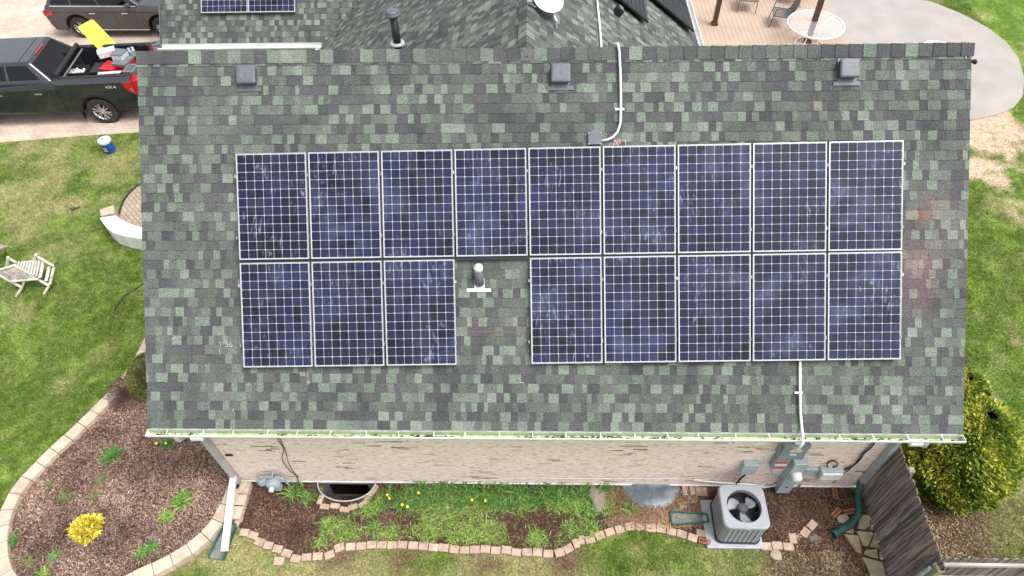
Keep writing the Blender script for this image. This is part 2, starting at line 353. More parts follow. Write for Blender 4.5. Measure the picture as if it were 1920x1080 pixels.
def copy_tree(o, parent=None):
    c = o.copy(); COL.objects.link(c); c.parent = parent
    for ch in [x for x in bpy.data.objects if x.parent == o]: copy_tree(ch, c)
    return c
def fast_mesh(name, verts, nper, mats, cols=None, smooth=False):
    # verts (F*nper,3), every face has its own nper verts; cols (F,3)
    F = len(verts)//nper; me = bpy.data.meshes.new(name)
    me.vertices.add(len(verts)); me.vertices.foreach_set('co', np.ascontiguousarray(verts, dtype=np.float32).ravel())
    me.loops.add(F*nper); me.loops.foreach_set('vertex_index', np.arange(F*nper, dtype=np.int32))
    me.polygons.add(F); me.polygons.foreach_set('loop_start', np.arange(0, F*nper, nper, dtype=np.int32))
    me.update(calc_edges=True)
    if cols is not None:
        at = me.color_attributes.new('Col', 'FLOAT_COLOR', 'CORNER'); arr = np.ones((F*nper, 4), dtype=np.float32); arr[:, :3] = np.repeat(cols, nper, axis=0)
        at.data.foreach_set('color', arr.ravel())
    me.materials.append(M[mats]); me.validate()
    o = bpy.data.objects.new(name, me); COL.objects.link(o); return o
def inpoly(x, y, poly):
    c = np.zeros(x.shape, bool); n = len(poly)
    for i in range(n):
        x1, y1 = poly[i][0], poly[i][1]; x2, y2 = poly[(i+1) % n][0], poly[(i+1) % n][1]
        if y1 == y2: continue
        k = ((y1 > y) != (y2 > y)) & (x < (x2-x1)*(y-y1)/(y2-y1)+x1); c ^= k
    return c
_tab = rng.random((256, 256))
def vnoise(x, y, sc):
    x = x*sc; y = y*sc; xi = np.floor(x).astype(int); yi = np.floor(y).astype(int); fx = x-xi; fy = y-yi
    fx = fx*fx*(3-2*fx); fy = fy*fy*(3-2*fy); t = _tab
    a = t[xi % 256, yi % 256]; b = t[(xi+1) % 256, yi % 256]; c = t[xi % 256, (yi+1) % 256]; d = t[(xi+1) % 256, (yi+1) % 256]
    return (a*(1-fx)+b*fx)*(1-fy)+(c*(1-fx)+d*fx)*fy
def fbm(x, y, sc, o=4): return sum(vnoise(x+i*17.3, y-i*9.1, sc*2**i)*.5**i for i in range(o))/sum(.5**i for i in range(o))
def G2(px, py, z=0.0): p = P(px, py, z); return (p.x, p.y)

# ================================================================ GROUND
WX0, WX1, WY = -5.72, 5.62, 0.37        # front wall of the house
blk = [(300, 590), (282, 630), (264.9, 668.5), (248.6, 697), (234.3, 715.4), (211.9, 735.8), (199.7, 752), (177.3, 770.4), (156.9, 790.8), (134.5, 811), (115.5, 832.5), (92.7, 850.5), (71.8, 871), (49.2, 890.5),
       (28.7, 911.3), (14.3, 934), (7.2, 958.4), (0, 982), (-6, 1012), (-7, 1045), (2, 1080), (30, 1112), (80, 1135), (140, 1136), (200, 1112), (240, 1088), (264.9, 1072), (301.5, 1061.8), (326, 1049.5), (356.6, 1031.2),
       (378, 1014), (401.4, 994), (413.6, 976), (425.8, 949.7), (434, 924), (440, 905)]
blkpts = [G2(x, y, .2) for x, y in blk]
mulch_poly = blkpts + [(-5.75, .37), (-5.75, 4.2)]
z4 = lambda x, y: (x/3.6+400, y/3.6+780)
z5 = lambda x, y: (x/3.6+860, y/3.6+780)
z6 = lambda x, y: (x/3.097+1300, y/3.097+780)
edge_px = [z4(*q) for q in [(210, 785), (268, 805), (310, 848), (370, 872), (432, 895), (495, 925), (555, 962), (628, 952), (703, 945), (783, 935), (850, 885), (925, 880), (997, 876), (1067, 868), (1137, 868), (1207, 870), (1275, 868),
            (1348, 872), (1418, 875), (1487, 885), (1555, 888), (1625, 898), (1695, 903), (1765, 900)]] + \
          [z5(*q) for q in [(180, 897), (250, 905), (322, 903), (390, 918), (462, 918), (532, 918), (605, 928), (680, 920), (740, 893), (792, 858), (830, 835), (887, 832), (953, 805), (1020, 780), (1088, 762), (1155, 745), (1225, 745),
            (1297, 755), (1367, 760), (1437, 778), (1508, 795), (1580, 820)]]
edge_px2 = [z6(425, 755), z6(487, 750), z6(553, 757)]
edge_g = [G2(x, y, .06) for x, y in edge_px]
soil_poly = [G2(452, 905)] + [G2(446, 985)] + edge_g + [G2(1330, 1030), G2(1430, 1030)] + [G2(x, y) for x, y in edge_px2] + [G2(1500, 1040), G2(1560, 1030), G2(1620, 1075), G2(1665, 1100)] + [(5.66, -.5), (5.66, .36)]
soil_poly = [(p[0], p[1]) for p in soil_poly]
HX = (-5.9, 5.75)
drive_poly = [G2(*q) for q in [(-500, 305), (0, 268), (150, 256), (262, 249), (520, 232)]] + [(-8.6, 20), (-8.6, 34), (-32, 34)]
well_a = (G2(598, 908)[0], G2(707, 908)[0]); well_b = (G2(1165, 910)[0], G2(1272, 910)[0])
W1 = ((well_a[0]+well_a[1])/2, WY, (well_a[1]-well_a[0])/2, WY-G2(650, 944)[1])
W2 = ((well_b[0]+well_b[1])/2, WY, (well_b[1]-well_b[0])/2, WY-G2(1215, 957)[1])
pat = [G2(*q) for q in [(1690, -6), (1745, 5), (1800, 27), (1850, 53), (1885, 80), (1908, 110), (1920, 150), (1916, 182), (1900, 203), (1870, 216), (1822, 226), (1780, 240)]]
patio_poly = [(4.6, 9.2)] + [(6.5, 8.6)] + pat[::-1] + [G2(1600, -40), (12, 26), (4.6, 26)]
semi_poly = [G2(*q) for q in [(268, 345), (255, 353), (243, 364), (233, 378), (227, 392), (224, 405), (228, 418), (240, 426), (275, 434)]] + [(-6, 4.6), (-6, 8)]

patches = [  # px, py, radius, kind, strength
    (100, 330, 1.6, 'straw', .22), (60, 400, 1.0, 'straw', .2), (200, 300, 1.0, 'straw', .25), (130, 385, .5, 'straw', .3), (20, 300, 1, 'straw', .2),
    (200, 560, 1.5, 'green', .45), (60, 700, 1.5, 'green', .4), (110, 440, .7, 'green', .3), (150, 640, .8, 'green', .3), (30, 830, 1, 'green', .5), (230, 600, .8, 'green', .3), (230, 500, 1, 'green', .4),
    (1870, 255, .8, 'sand', .95), (1840, 215, .5, 'sand', .9), (1900, 310, .8, 'sand', .6), (1850, 330, .6, 'sand', .35), (1880, 225, .5, 'sand', .8), (1910, 380, .6, 'sand', .35), (1835, 300, .5, 'sand', .5),
    (1860, 560, 1.6, 'green', .5), (1900, 700, 1.2, 'green', .3), (1850, 430, .8, 'green', .4), (1880, 20, 1.5, 'green', .4), (1890, 640, .3, 'sand', .2),
    (1880, 740, .35, 'sand', .45), (1900, 900, 1.0, 'straw', .5), (1880, 990, 1, 'straw', .45), (1770, 975, .5, 'dirt', 1.0), (1730, 955, .4, 'dirt', 1.1), (1790, 1020, .35, 'dirt', .55), (1840, 955, .3, 'dirt', .45),
    (500, 1060, 1.2, 'straw', .5), (700, 1070, 1.2, 'straw', .45), (900, 1070, 1.0, 'straw', .35), (1060, 1060, .8, 'straw', .3), (1200, 1015, .35, 'green', .65), (1270, 1040, .5, 'green', .5), (1190, 1030, .15, 'straw', .5),
    (1340, 1060, .5, 'straw', .45), (1450, 1060, .7, 'straw', .3), (1450, 1045, .4, 'dirt', .5), (1550, 1040, .5, 'dirt', .9), (1600, 1070, .6, 'dirt', .8), (640, 1042, .3, 'dirt', .6), (1060, 1050, .3, 'dirt', .9), (760, 1043, .4, 'dirt', .5), (900, 1040, .35, 'dirt', .6),
    (440, 1040, .5, 'straw', .5), (880, 1050, .4, 'green', .2), (1130, 1060, .5, 'green', .3), (460, 1075, .5, 'green', .2)]
pg = [(*G2(a, b), r, k, s) for a, b, r, k, s in patches]
CG1 = np.array([.095, .158, .024]); CG2 = np.array([.18, .268, .052]); CST = np.array([.34, .31, .15]); CDI = np.array([.13, .085, .055]); CSA = np.array([.50, .37, .27])
def lawn(x, y, fine=False):
    n1 = fbm(x, y, .9); n2 = fbm(x+50, y+13, 3.2); n3 = fbm(x-20, y+31, 1.7, 5)
    w_ = {k: np.zeros_like(x) for k in ('straw', 'green', 'dirt', 'sand')}
    for gx, gy, r, k, s in pg: w_[k] = w_[k] + s*np.exp(-((x-gx)**2+(y-gy)**2)/(r*r))
    g = np.clip((n2-.38)*3.0+w_['straw']*.3-w_['green']*.5, 0, 1)[..., None]
    c = CG1*(1-g)+CG2*g
    low = np.clip((1.5-y)/3, 0, 1)*.10*(x > -9)
    s = np.clip((n3-.5)*2.2 + w_['straw']*.9 - w_['green']*.5 + low*1.4+.04, 0, .85)[..., None]; c = c*(1-s)+CST*s
    if fine:
        f1 = fbm(x*1.0, y*1.0, 11, 2); f2 = fbm(x+7, y-3, 6, 3); s2 = np.clip((f1-.56)*5+(f2-.5)*2, 0, .36)[..., None]; c = c*(1-s2)+CST*1.15*s2; c = c*(.55+.9*fbm(x+3, y+5, 14, 2))[..., None]
    d = np.clip((w_['dirt']*1.5 + (n2-.5)*1.6*(w_['dirt'] > .05)), 0, 1)[..., None]; c = c*(1-d)+CDI*d
    sa = np.clip((w_['sand']*1.5-.35 + (n3-.5)*4.5*np.clip(w_['sand']*3, 0, 1)), 0, 1)[..., None]; c = c*(1-sa)+CSA*sa
    bare = np.maximum(d, sa)[..., 0]
    return c, bare
def inwell(x, y, k=1.0):
    r = np.zeros(x.shape, bool)
    for cx, cy, a, b in (W1,): r |= (((x-cx)/a)**2+((y-cy)/b)**2 < k) & (y < cy+.2)
    return r
def sheet(name, x0, x1, y0, y1, st, zf, material, colf=None, poly=None, ring=False):
    nx = int((x1-x0)/st); ny = int((y1-y0)/st)
    X, Y = np.meshgrid(np.linspace(x0, x1, nx+1), np.linspace(y0, y1, ny+1)); Z = zf(X, Y)
    vs = np.stack([X.ravel(), Y.ravel(), Z.ravel()], 1)
    i, j = np.meshgrid(np.arange(nx), np.arange(ny)); a = (j*(nx+1)+i).ravel()
    F = np.stack([a, a+1, a+nx+2, a+nx+1], 1); cx = (X[:-1, :-1]+X[1:, 1:]).ravel()/2; cy = (Y[:-1, :-1]+Y[1:, 1:]).ravel()/2
    keep = ~inwell(cx, cy, .93)
    if poly is not None: keep &= inpoly(cx, cy, poly)
    F = F[keep]
    if ring:
        o = len(vs); B = 600
        vs = np.vstack([vs, [[-B, -B, 0], [B, -B, 0], [B, B, 0], [-B, B, 0]]]); k = [0, nx, (nx+1)*(ny+1)-1, (nx+1)*ny]
        F = np.vstack([F, [[o, o+1, k[1], k[0]], [o+1, o+2, k[2], k[1]], [o+2, o+3, k[3], k[2]], [o+3, o, k[0], k[3]]]])
    me = bpy.data.meshes.new(name); me.from_pydata(vs.tolist(), [], F.tolist()); me.materials.append(M[material])
    if colf:
        c, _ = colf(vs[:, 0], vs[:, 1]); at = me.color_attributes.new('Col', 'FLOAT_COLOR', 'POINT'); arr = np.ones((len(vs), 4), dtype=np.float32)
        far = (np.abs(vs[:, 0]) > 100)
        c = np.where(far[:, None], CG1*.5+CG2*.5, c); arr[:, :3] = c; at.data.foreach_set('color', arr.ravel())
    me.polygons.foreach_set('use_smooth', [True]*len(me.polygons)); me.update()
    o = bpy.data.objects.new(name, me); COL.objects.link(o); return tag(o, kind='structure')
sheet('ground', -24, 20, -6, 26, .1, lambda x, y: 0*x, 'lawn', lawn, ring=True)
sheet('mulch_bed', -10.5, -5.6, -2.6, 4.3, .05, lambda x, y: .05+.05*fbm(x, y, 3), 'mulch', poly=mulch_poly)
sheet('soil_bed', -5.8, 5.7, -1.6, .45, .035, lambda x, y: .015+.03*fbm(x, y, 4), 'soil', poly=soil_poly)
def flat(name, poly, z, material):
    mb = MB(); mb.add([(p[0], p[1], z) for p in poly], [tuple(range(len(poly)))]); o = struct(mb, name, material); return o
def slab(name, poly, z0, z1, material, bevel=0):
    mb = MB(); mb.prism([(p[0], p[1], z0) for p in poly], (0, 0, z1-z0)); return struct(mb, name, material, bevel=bevel)
slab('driveway', drive_poly, -.05, .02, 'paving')
slab('patio', patio_poly, -.05, .05, 'concrete', bevel=.02)
slab('paver_patio', semi_poly, -.05, .03, 'paving2')
mb = MB(); sp = [Vector((p[0], p[1], .035)) for p in semi_poly[:9]]; mb.tube(sp, .03, 6); struct(mb, 'patio_edging', 'black')

# grass blades: one mass of turf nobody could count
def blades(nm, regions, dens, excl, seed):
    rg = np.random.default_rng(seed); out = []; cols = []
    for (x0, x1, y0, y1, k) in regions:
        n = int((x1-x0)*(y1-y0)*dens*k); x = rg.uniform(x0, x1, n); y = rg.uniform(y0, y1, n); ok = np.ones(n, bool)
        for pl in excl: ok &= ~inpoly(x, y, pl)
        x, y = x[ok], y[ok]; c, bare = lawn(x, y, True); ok = rg.random(len(x)) > bare*.93; x, y, c = x[ok], y[ok], c[ok]; n = len(x)
        h = rg.uniform(.025, .07, n); a = rg.uniform(0, 2*PI, n); l = rg.uniform(.2, 1.1, n)*h; b = a+rg.uniform(-1.2, 1.2, n)+PI/2; wd = rg.uniform(.003, .006, n)
        p0 = np.stack([x-np.cos(b)*wd, y-np.sin(b)*wd, 0*x], 1); p1 = np.stack([x+np.cos(b)*wd, y+np.sin(b)*wd, 0*x], 1); p2 = np.stack([x+np.cos(a)*l, y+np.sin(a)*l, h], 1)
        out.append(np.stack([p0, p1, p2], 1).reshape(-1, 3)); cols.append(c*rg.uniform(.7, 1.7, (n, 1))*rg.uniform(.9, 1.1, (n, 3)))
    return tag(fast_mesh(nm, np.vstack(out), 3, 'blade', np.vstack(cols)), 'short patchy green lawn grass around the house', 'grass', kind='stuff')
excl = [mulch_poly, soil_poly, drive_poly, patio_poly, semi_poly, [(WX0, WY), (WX1, WY), (WX1, 8), (WX0, 8)]]
scatter_chips_later = [('bare_ground_litter', [(5.9, 1.0), (7.9, .6), (7.6, -.9), (6.6, -1.35), (5.8, -1.35)], 3600), ('path_litter', [G2(1480, 1025), G2(1600, 1020), G2(1640, 1100), G2(1400, 1100)], 2500)]
blades('lawn_grass', [(-16.5, -5.9, -1.6, 10.9, 1), (-9.5, 8.6, -2.1, .2, 1.3), (5.7, 14.5, -2, 20, .8)], 3300, excl, 3)

def scatter_chips(nm, poly, n, size, cols, label, seed, zb=.06, box=None):
    rg = np.random.default_rng(seed); p = np.array(poly); x = rg.uniform(p[:, 0].min(), p[:, 0].max(), n*2); y = rg.uniform(p[:, 1].min(), p[:, 1].max(), n*2)
    ok = inpoly(x, y, poly) & ~inwell(x, y); x, y = x[ok], y[ok]; n = len(x)
    a = rg.uniform(0, 2*PI, n); l = rg.uniform(*size, n)/2; wd = np.minimum(l*rg.uniform(.12, .4, n), .0055); t = rg.uniform(-.5, .5, n); z = zb+rg.uniform(0, .025, n); ca, sa = np.cos(a), np.sin(a)
    def c(i, j): return np.stack([x+ca*l*i-sa*wd*j, y+sa*l*i+ca*wd*j, z+t*l*i], 1)
    V = np.stack([c(-1, -1), c(1, -1), c(1, 1), c(-1, 1)], 1).reshape(-1, 3)
    cc = np.array(cols)[rg.integers(0, len(cols), n)]*rg.uniform(.7, 1.3, (n, 1)); dn = fbm(x, y, 1.6)[:, None]; cc = cc*np.clip(.15+1.65*dn, .3, 1.5)
    return tag(fast_mesh(nm, V, 4, 'chips', cc), label, 'mulch', kind='stuff')
scatter_chips('mulch_chips', mulch_poly, 90000, (.015, .06), [(.115, .06, .042), (.23, .14, .105), (.34, .235, .195), (.16, .09, .062), (.44, .34, .29), (.06, .034, .026)], 'weathered pinkish brown bark mulch in the curved corner bed', 5, .085)
scatter_chips('soil_litter', soil_poly, 34000, (.012, .05), [(.07, .04, .03), (.15, .085, .06), (.24, .16, .11), (.045, .028, .02), (.11, .06, .045)], 'dark bark and dry litter in the bed under the wall', 6, .035)
scatter_chips('dry_needles', [(1.05, .3), (2.9, .3), (2.9, -.35), (2.3, -.42), (1.6, -.45), (1.05, -.35)], 2600, (.05, .16), [(.33, .22, .13), (.22, .13, .08)], 'dry brown stalks lying beside the covered window well', 8, .04)

for nm_, pl_, n_ in scatter_chips_later: scatter_chips(nm_, pl_, n_, (.012, .06), [(.20, .13, .09), (.3, .22, .14), (.09, .055, .04), (.38, .33, .2), (.16, .1, .06)], {'bare_ground_litter': 'dry litter on the bare brown ground under the arborvitae', 'path_litter': 'dry litter on the bare soil before the flagstones'}[nm_], 15, .012)

# ---------------------------------------------------------------- retaining wall blocks (each a thing)
def resample(pts, step):
    out = [Vector(pts[0])]; acc = 0; cur = Vector(pts[0]); i = 1
    while i < len(pts):
        nx_ = Vector(pts[i]); d = (nx_-cur).length
        if d >= step: cur = cur+(nx_-cur)*(step/d); out.append(cur.copy())
        else: i += 1
    return out
bp_ = resample(blkpts, .315)
# smooth
for _ in range(2): bp_ = [bp_[0]]+[(bp_[i-1]+bp_[i]*2+bp_[i+1])/4 for i in range(1, len(bp_)-1)]+[bp_[-1]]
rb = random.Random(4)
nb = 0
for i in range(len(bp_)-1):
    a, b = bp_[i], bp_[i+1]
    ta = (bp_[i+1]-bp_[max(i-1, 0)]).normalized(); tb = (bp_[min(i+2, len(bp_)-1)]-a).normalized()
    na = Vector((-ta.y, ta.x)); nb_ = Vector((-tb.y, tb.x)); h = .115; g = .004; d = (b-a).normalized()
    j = rb.uniform(-.006, .006); z1 = .2+rb.uniform(-.006, .006)
    c = [a+na*(h+j)+d*g, a-na*(h-j)+d*g, b-nb_*(h-j)-d*g, b+nb_*(h+j)-d*g]
    mb = MB(); mb.prism([(p.x, p.y, .0) for p in c], (0, 0, z1)); nb += 1
    one(mb, 'wall_block', 'block', 'tan block, number %d from the roof edge along the curved bed wall' % nb, 'retaining block', 'blocks of the curved retaining wall', bevel=.012)
for k, (px, py) in enumerate([(457, 915), (450, 937), (443, 959)]):
    p = P(px, py, .17); q = P(px-7, py+22, .17); an = math.atan2(q.y-p.y, q.x-p.x)
    mb = MB(); mb.box((p.x, p.y, .085), (.26, .2, .17), an)
    one(mb, 'wall_block', 'block', ['upper', 'middle', 'lower'][k]+' tan block of the short inner row beside the white downspout leg', 'retaining block', 'blocks of the curved retaining wall', bevel=.012)

# ---------------------------------------------------------------- small pavers of the wavy edging
def paver(px, py, rz, label, group=None, size=(.172, .13, .06), m='paver', tilt=0, z=.0):
    p = P(px, py, size[2]+z); mb = MB(); jx, jy = rb.uniform(-.004, .004), rb.uniform(-.004, .004)
    X = Vector((math.cos(rz), math.sin(rz), rb.uniform(-.03, .03))).normalized(); Z = Vector((rb.uniform(-.04, .04), rb.uniform(-.04, .04), 1)).normalized(); Y = Z.cross(X).normalized(); Z = X.cross(Y)
    mb.frame((p.x, p.y, z+size[2]/2+.005), size[0]+jx, size[1]+jy, size[2], (X, Y, Z))
    return one(mb, 'edging_paver', m, label, 'paver', group, bevel=.008)
n_e = len(edge_px)
for i, (px, py) in enumerate(edge_px):
    a = Vector(edge_g[max(i-1, 0)]); b = Vector(edge_g[min(i+1, n_e-1)]); an = math.atan2(b.y-a.y, b.x-a.x)
    if i < 6: an = math.atan2(b.y-a.y, b.x-a.x)+R(12)
    sz = (.166, .13, .06)
    if i in (33, 34): an += R(75); sz = (.15, .11, .06)
    paver(px, py, an, 'tan paver, number %d from the left end of the wavy bed edging' % (i+1), 'tan pavers of the wavy edging', sz)
for k, (px, py) in enumerate(edge_px2): paver(px, py, R(-2), ['first', 'second', 'third'][k]+' tan paver in the straight row right of the air conditioner pad', 'tan pavers right of the air conditioner')
def zz(f, l, rz, lab, **k): q = f(*l); return paver(q[0], q[1], rz, lab, 'loose pavers', **k)
zz(z4, (440, 978), 0, 'single tan paver lying loose on the lawn in front of the edging')
zz(z4, (165, 712), R(65), 'small brown paver standing against the block wall by the green tray', size=(.17, .1, .07))
for k, (x, y) in enumerate([(1530, 503), (1577, 504), (1620, 506), (1658, 510)]): zz(z5, (x, y), R(88), ['leftmost', 'second', 'third', 'rightmost'][k]+' of four tan pavers stacked on edge beside the covered window well', size=(.17, .10, .07))
zz(z5, (1580, 563), R(-3), 'tan paver lying flat below the row of four by the window well')
zz(z5, (1640, 790), R(-12), 'tan paver lying above the holed red brick next to the air conditioner')
zz(z6, (578, 708), R(86), 'upright tan paver at the start of the broken row right of the air conditioner')
zz(z6, (650, 675), R(48), 'tilted tan paver in the middle of the broken row right of the air conditioner')
zz(z6, (690, 632), R(42), 'tilted tan paver at the far end of the broken row toward the green hose')
wl = [(722, 562, 80), (750, 608, -8), (820, 605, -5), (885, 628, -4), (940, 612, 18), (1010, 590, 38), (1045, 545, 52), (1085, 492, 68)]
for k, (x, y, a) in enumerate(wl):
    q = z4(x, y); paver(q[0], q[1], R(a), 'brown paver number %d from the left around the open window well' % (k+1), 'pavers around the open window well', (.17, .09, .09))
def holed(px, py, rz, lab, tip=0):
    p = P(px, py, .06); t = thing('holed_brick', lab, 'brick', (p.x, p.y, .03), rz, 'holed red bricks')
    mb = MB(); L_, W_, H_ = .2, .09, .06; hx = [(-.07+.035*i) for i in range(5)]; r = .011
    # brick body as strips so that the core holes are real
    mb.box((0, (W_/2+.02)/2, H_/2), (L_, W_/2-.02, H_)); mb.box((0, -(W_/2+.02)/2, H_/2), (L_, W_/2-.02, H_))
    xs = [-L_/2]+sum([[h-r, h+r] for h in hx], [])+[L_/2]
    for k in range(0, len(xs), 2): mb.box(((xs[k]+xs[k+1])/2, 0, H_/2), (xs[k+1]-xs[k], .04, H_-.002))
    mb.build('brick_body', 'redbrick', t, world=False)
    mb = MB(); mb.box((0, 0, .008), (L_-.02, .036, .01)); mb.build('core_bottom', 'black', t, world=False)
q = z5(1658, 848); holed(q[0], q[1], R(-14), 'red brick with five core holes at the left corner of the air conditioner pad')
q = z6(820, 447); holed(q[0], q[1], R(82), 'orange holed brick standing close under the white cable box')
q = z6(828, 562); holed(q[0], q[1], R(40), 'dark red holed brick left of the green drain pipe')
q = z6(908, 557); holed(q[0], q[1], R(10), 'short holed brick touching the green drain pipe bend')
def blob(px, py, rx, ry, rz_, m, name, lab, cat, ang=0, sub=2, seed=1):
    p = P(px, py, rz_*.6); rr = random.Random(seed); bm = bmesh.new(); bmesh.ops.create_icosphere(bm, subdivisions=sub+1, radius=1)
    for v in bm.verts:
        k = 1+.1*math.sin(v.co.x*4+seed)+.08*math.sin(v.co.y*5+seed*2)+rr.uniform(-.02, .02); x, y = v.co.x*rx*k, v.co.y*ry*k
        v.co = Vector((x*math.cos(ang)-y*math.sin(ang), x*math.sin(ang)+y*math.cos(ang), max(v.co.z, -.3)*rz_*k*(.8 if v.co.z > .5 else 1)))
    me = bpy.data.meshes.new(name); bm.to_mesh(me); bm.free(); me.materials.append(M[m]); me.polygons.foreach_set('use_smooth', [True]*len(me.polygons))
    o = bpy.data.objects.new(name, me); COL.objects.link(o); o.location = (p.x, p.y, 0.02); return tag(o, lab, cat)
q = z5(935, 545); blob(q[0], q[1], .16, .24, .16, 'rock', 'boulder', 'large brown field stone standing in the green ground cover', 'rock', R(15), seed=3)
q = z5(950, 600); blob(q[0], q[1], .09, .12, .09, 'rock', 'stone', 'smaller brown stone in front of the large field stone', 'rock', R(-15), seed=5)
q = z5(1510, 605); blob(q[0], q[1], .16, .09, .06, 'limestone', 'stone', 'pointed tan stone lying below the covered window well bricks', 'rock', R(20), sub=1, seed=8)
blob(1455, 1040, .11, .09, .06, 'limestone', 'stone', 'smooth pale oval stone on the lawn beside the air conditioner', 'rock', R(-25), seed=2)
q = z6(612, 700); blob(q[0], q[1], .05, .07, .04, 'limestone', 'stone', 'small round stone between two tan pavers of the broken row', 'rock', 0, seed=4)
q = z6(862, 800); blob(q[0], q[1], .05, .04, .03, 'rock', 'stone', 'small pinkish stone on the soil near the drain pipe outlet', 'rock', 0, seed=6)
q = z6(706, 712); blob(q[0], q[1], .13, .09, .03, 'found', 'stone', 'flat dark grey stone near the broken row of pavers', 'rock', 0, seed=9)
fl = [('long pointed flagstone beside the bare soil', [(870, 685), (960, 695), (978, 800), (945, 792), (905, 730)]), ('flagstone touching the drain pipe bend', [(832, 585), (885, 565), (905, 600), (870, 630), (838, 615)]),
      ('small flagstone under the drain pipe', [(870, 665), (930, 655), (930, 685), (890, 682)]), ('large flagstone behind the drain pipe', [(985, 572), (1035, 578), (1022, 640), (995, 662), (950, 655), (960, 600)]),
      ('narrow flagstone against the fence foot, upper one', [(1040, 592), (1070, 610), (1072, 670), (1022, 660)]), ('dark five sided flagstone in the middle of the path', [(945, 668), (1045, 675), (1040, 700), (1010, 760), (985, 755)]),
      ('three sided flagstone against the fence', [(1052, 678), (1080, 680), (1090, 770), (1020, 762)]), ('flagstone below the three sided one', [(1000, 778), (1062, 775), (1075, 830), (1040, 825), (985, 800)]),
      ('thin sliver of flagstone at the fence foot', [(1078, 790), (1098, 788), (1100, 840), (1082, 835)]), ('biggest flagstone at the bottom of the picture', [(975, 818), (1100, 850), (1120, 935), (1030, 940), (1005, 870)])]
for lab, pts in fl:
    mb = MB(); pp = [P(*z6(*q), .05) for q in pts]; cx = sum((p for p in pp), Vector())/len(pp)
    mb.prism([Vector((cx.x+(p.x-cx.x)*.97, cx.y+(p.y-cx.y)*.97, .0)) for p in pp][::1], (0, 0, .078)); one(mb, 'flagstone', 'limestone', lab, 'flagstone', 'flagstones between hose and fence', bevel=.01)

# ================================================================ HOUSE
house = thing('brick_house', 'single storey house of pale thin brick under green and grey shingle roofs', 'house', (0, WY, 0))
cols_l = [(.16, .198, .162), (.178, .218, .178), (.146, .182, .148), (.195, .232, .195)]
cols_m = [(.108, .122, .110), (.120, .134, .122), (.100, .115, .102), (.134, .150, .134)]
cols_d = [(.084, .088, .089), (.074, .077, .080), (.094, .098, .098), (.087, .087, .095)]
tints = []
for px, py, rx, ry, st, c in [(1722, 413, .20, .06, .85, (.42, .16, .12)), (1715, 490, .35, .25, .45, (.3, .17, .17)), (1720, 540, .3, .35, .38, (.3, .16, .17)), (1765, 420, .35, .3, .2, (.3, .2, .18)), (1740, 380, .2, .1, .4, (.42, .3, .24)),
                              (905, 612, .55, .14, .06, (.3, .2, .17)), (430, 640, .3, .25, .22, (.3, .27, .25)), (420, 400, .3, .3, .2, (.3, .3, .3)), (1150, 290, .5, .1, .2, (.3, .24, .2)), (1530, 200, .1, .1, .3, (.32, .25, .24))]:
    p = ROOF(px, py); tints.append((p.x, (p-Vector((0, 0, EAVE))).dot(RU), rx, ry, st, Vector(c)))
def shingles(mb, O, U, V, N, smax, rng_fn, seed, tint=False, ex=.1425):
    rr = random.Random(seed); O, U, V, N = map(Vector, (O, U, V, N)); k = 0; s = -.02; prev = []
    while s < smax:
        s1 = min(s+ex, smax); r_ = rng_fn((s+s1)/2)
        if r_:
            a, b = r_; u = a-rr.uniform(0, .2); tooth = rr.random() < .5; run = rr.choice([0, 1])
            wid = rr.uniform(.1, .25); cur = []
            while u < b:
                if tooth:
                    wid = rr.choice([rr.uniform(.06, .11), rr.uniform(.11, .17), rr.uniform(.13, .2)])
                    q = rr.random(); base = rr.choice(cols_l if (q < .60 and wid < .19) else cols_m if q < .9 else cols_d); th = .011
                else:
                    wid = rr.choice([rr.uniform(.07, .13), rr.uniform(.08, .22)]); q = rr.random(); base = rr.choice(cols_d if q < .6 else cols_m); th = .0062
                if base in cols_l:
                    if any(min(u+wid, q1)-max(u, q0) > .5*wid for q0, q1 in prev) and rr.random() < .75: base = rr.choice(cols_m)
                    else: cur.append((u, u+wid))
                c = Vector(base)*rr.uniform(.94, 1.06)
                u0_, u1_ = max(u, a), min(u+wid, b)
                if u1_-u0_ > .01:
                    if tint:
                        for tu, ts, rx, ry, st, tc in tints:
                            d = (((u0_+u1_)/2-tu)/rx)**2+(((s+s1)/2-ts)/ry)**2
                            if d < 4: f = st*math.exp(-d)*rr.uniform(.5, 1.2); f = min(f, .95); c = c*(1-f)+tc*f
                    mb.col = tuple(c)
                    def pt(uu, ss, hh): return O+U*uu+V*ss+N*hh
                    t1 = .001; wv = rr.uniform(-.0012, .0012)
                    A = pt(u0_, s+wv, th); B = pt(u1_, s+wv, th); C_ = pt(u1_, s1+.02, t1+.0005); D = pt(u0_, s1+.02, t1+.0005); A0 = pt(u0_, s+wv, 0); B0 = pt(u1_, s+wv, 0); C0 = pt(u1_, s1+.02, 0); D0 = pt(u0_, s1+.02, 0)
                    o = len(mb.v); mb.v += [tuple(x) for x in (A, B, C_, D, A0, B0, C0, D0)]
                    mb.face((o, o+1, o+2, o+3)); mb.col = tuple(c*.5); mb.face((o+4, o+5, o+1, o)); mb.face((o+4, o, o+3, o+7)); mb.face((o+1, o+5, o+6, o+2))  # butt and side faces coloured darker to paint in the course shadow lines
                u += wid; tooth = not tooth if rr.random() < .9 else tooth
        prev = cur if r_ else []; s = s1; k += 1
mb = MB(); LR = 5.62
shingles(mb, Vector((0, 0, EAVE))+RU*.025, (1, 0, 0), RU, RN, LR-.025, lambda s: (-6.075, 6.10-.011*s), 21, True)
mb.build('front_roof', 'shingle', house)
ZR = EAVE+LR*math.sin(SL); YR = LR*math.cos(SL)
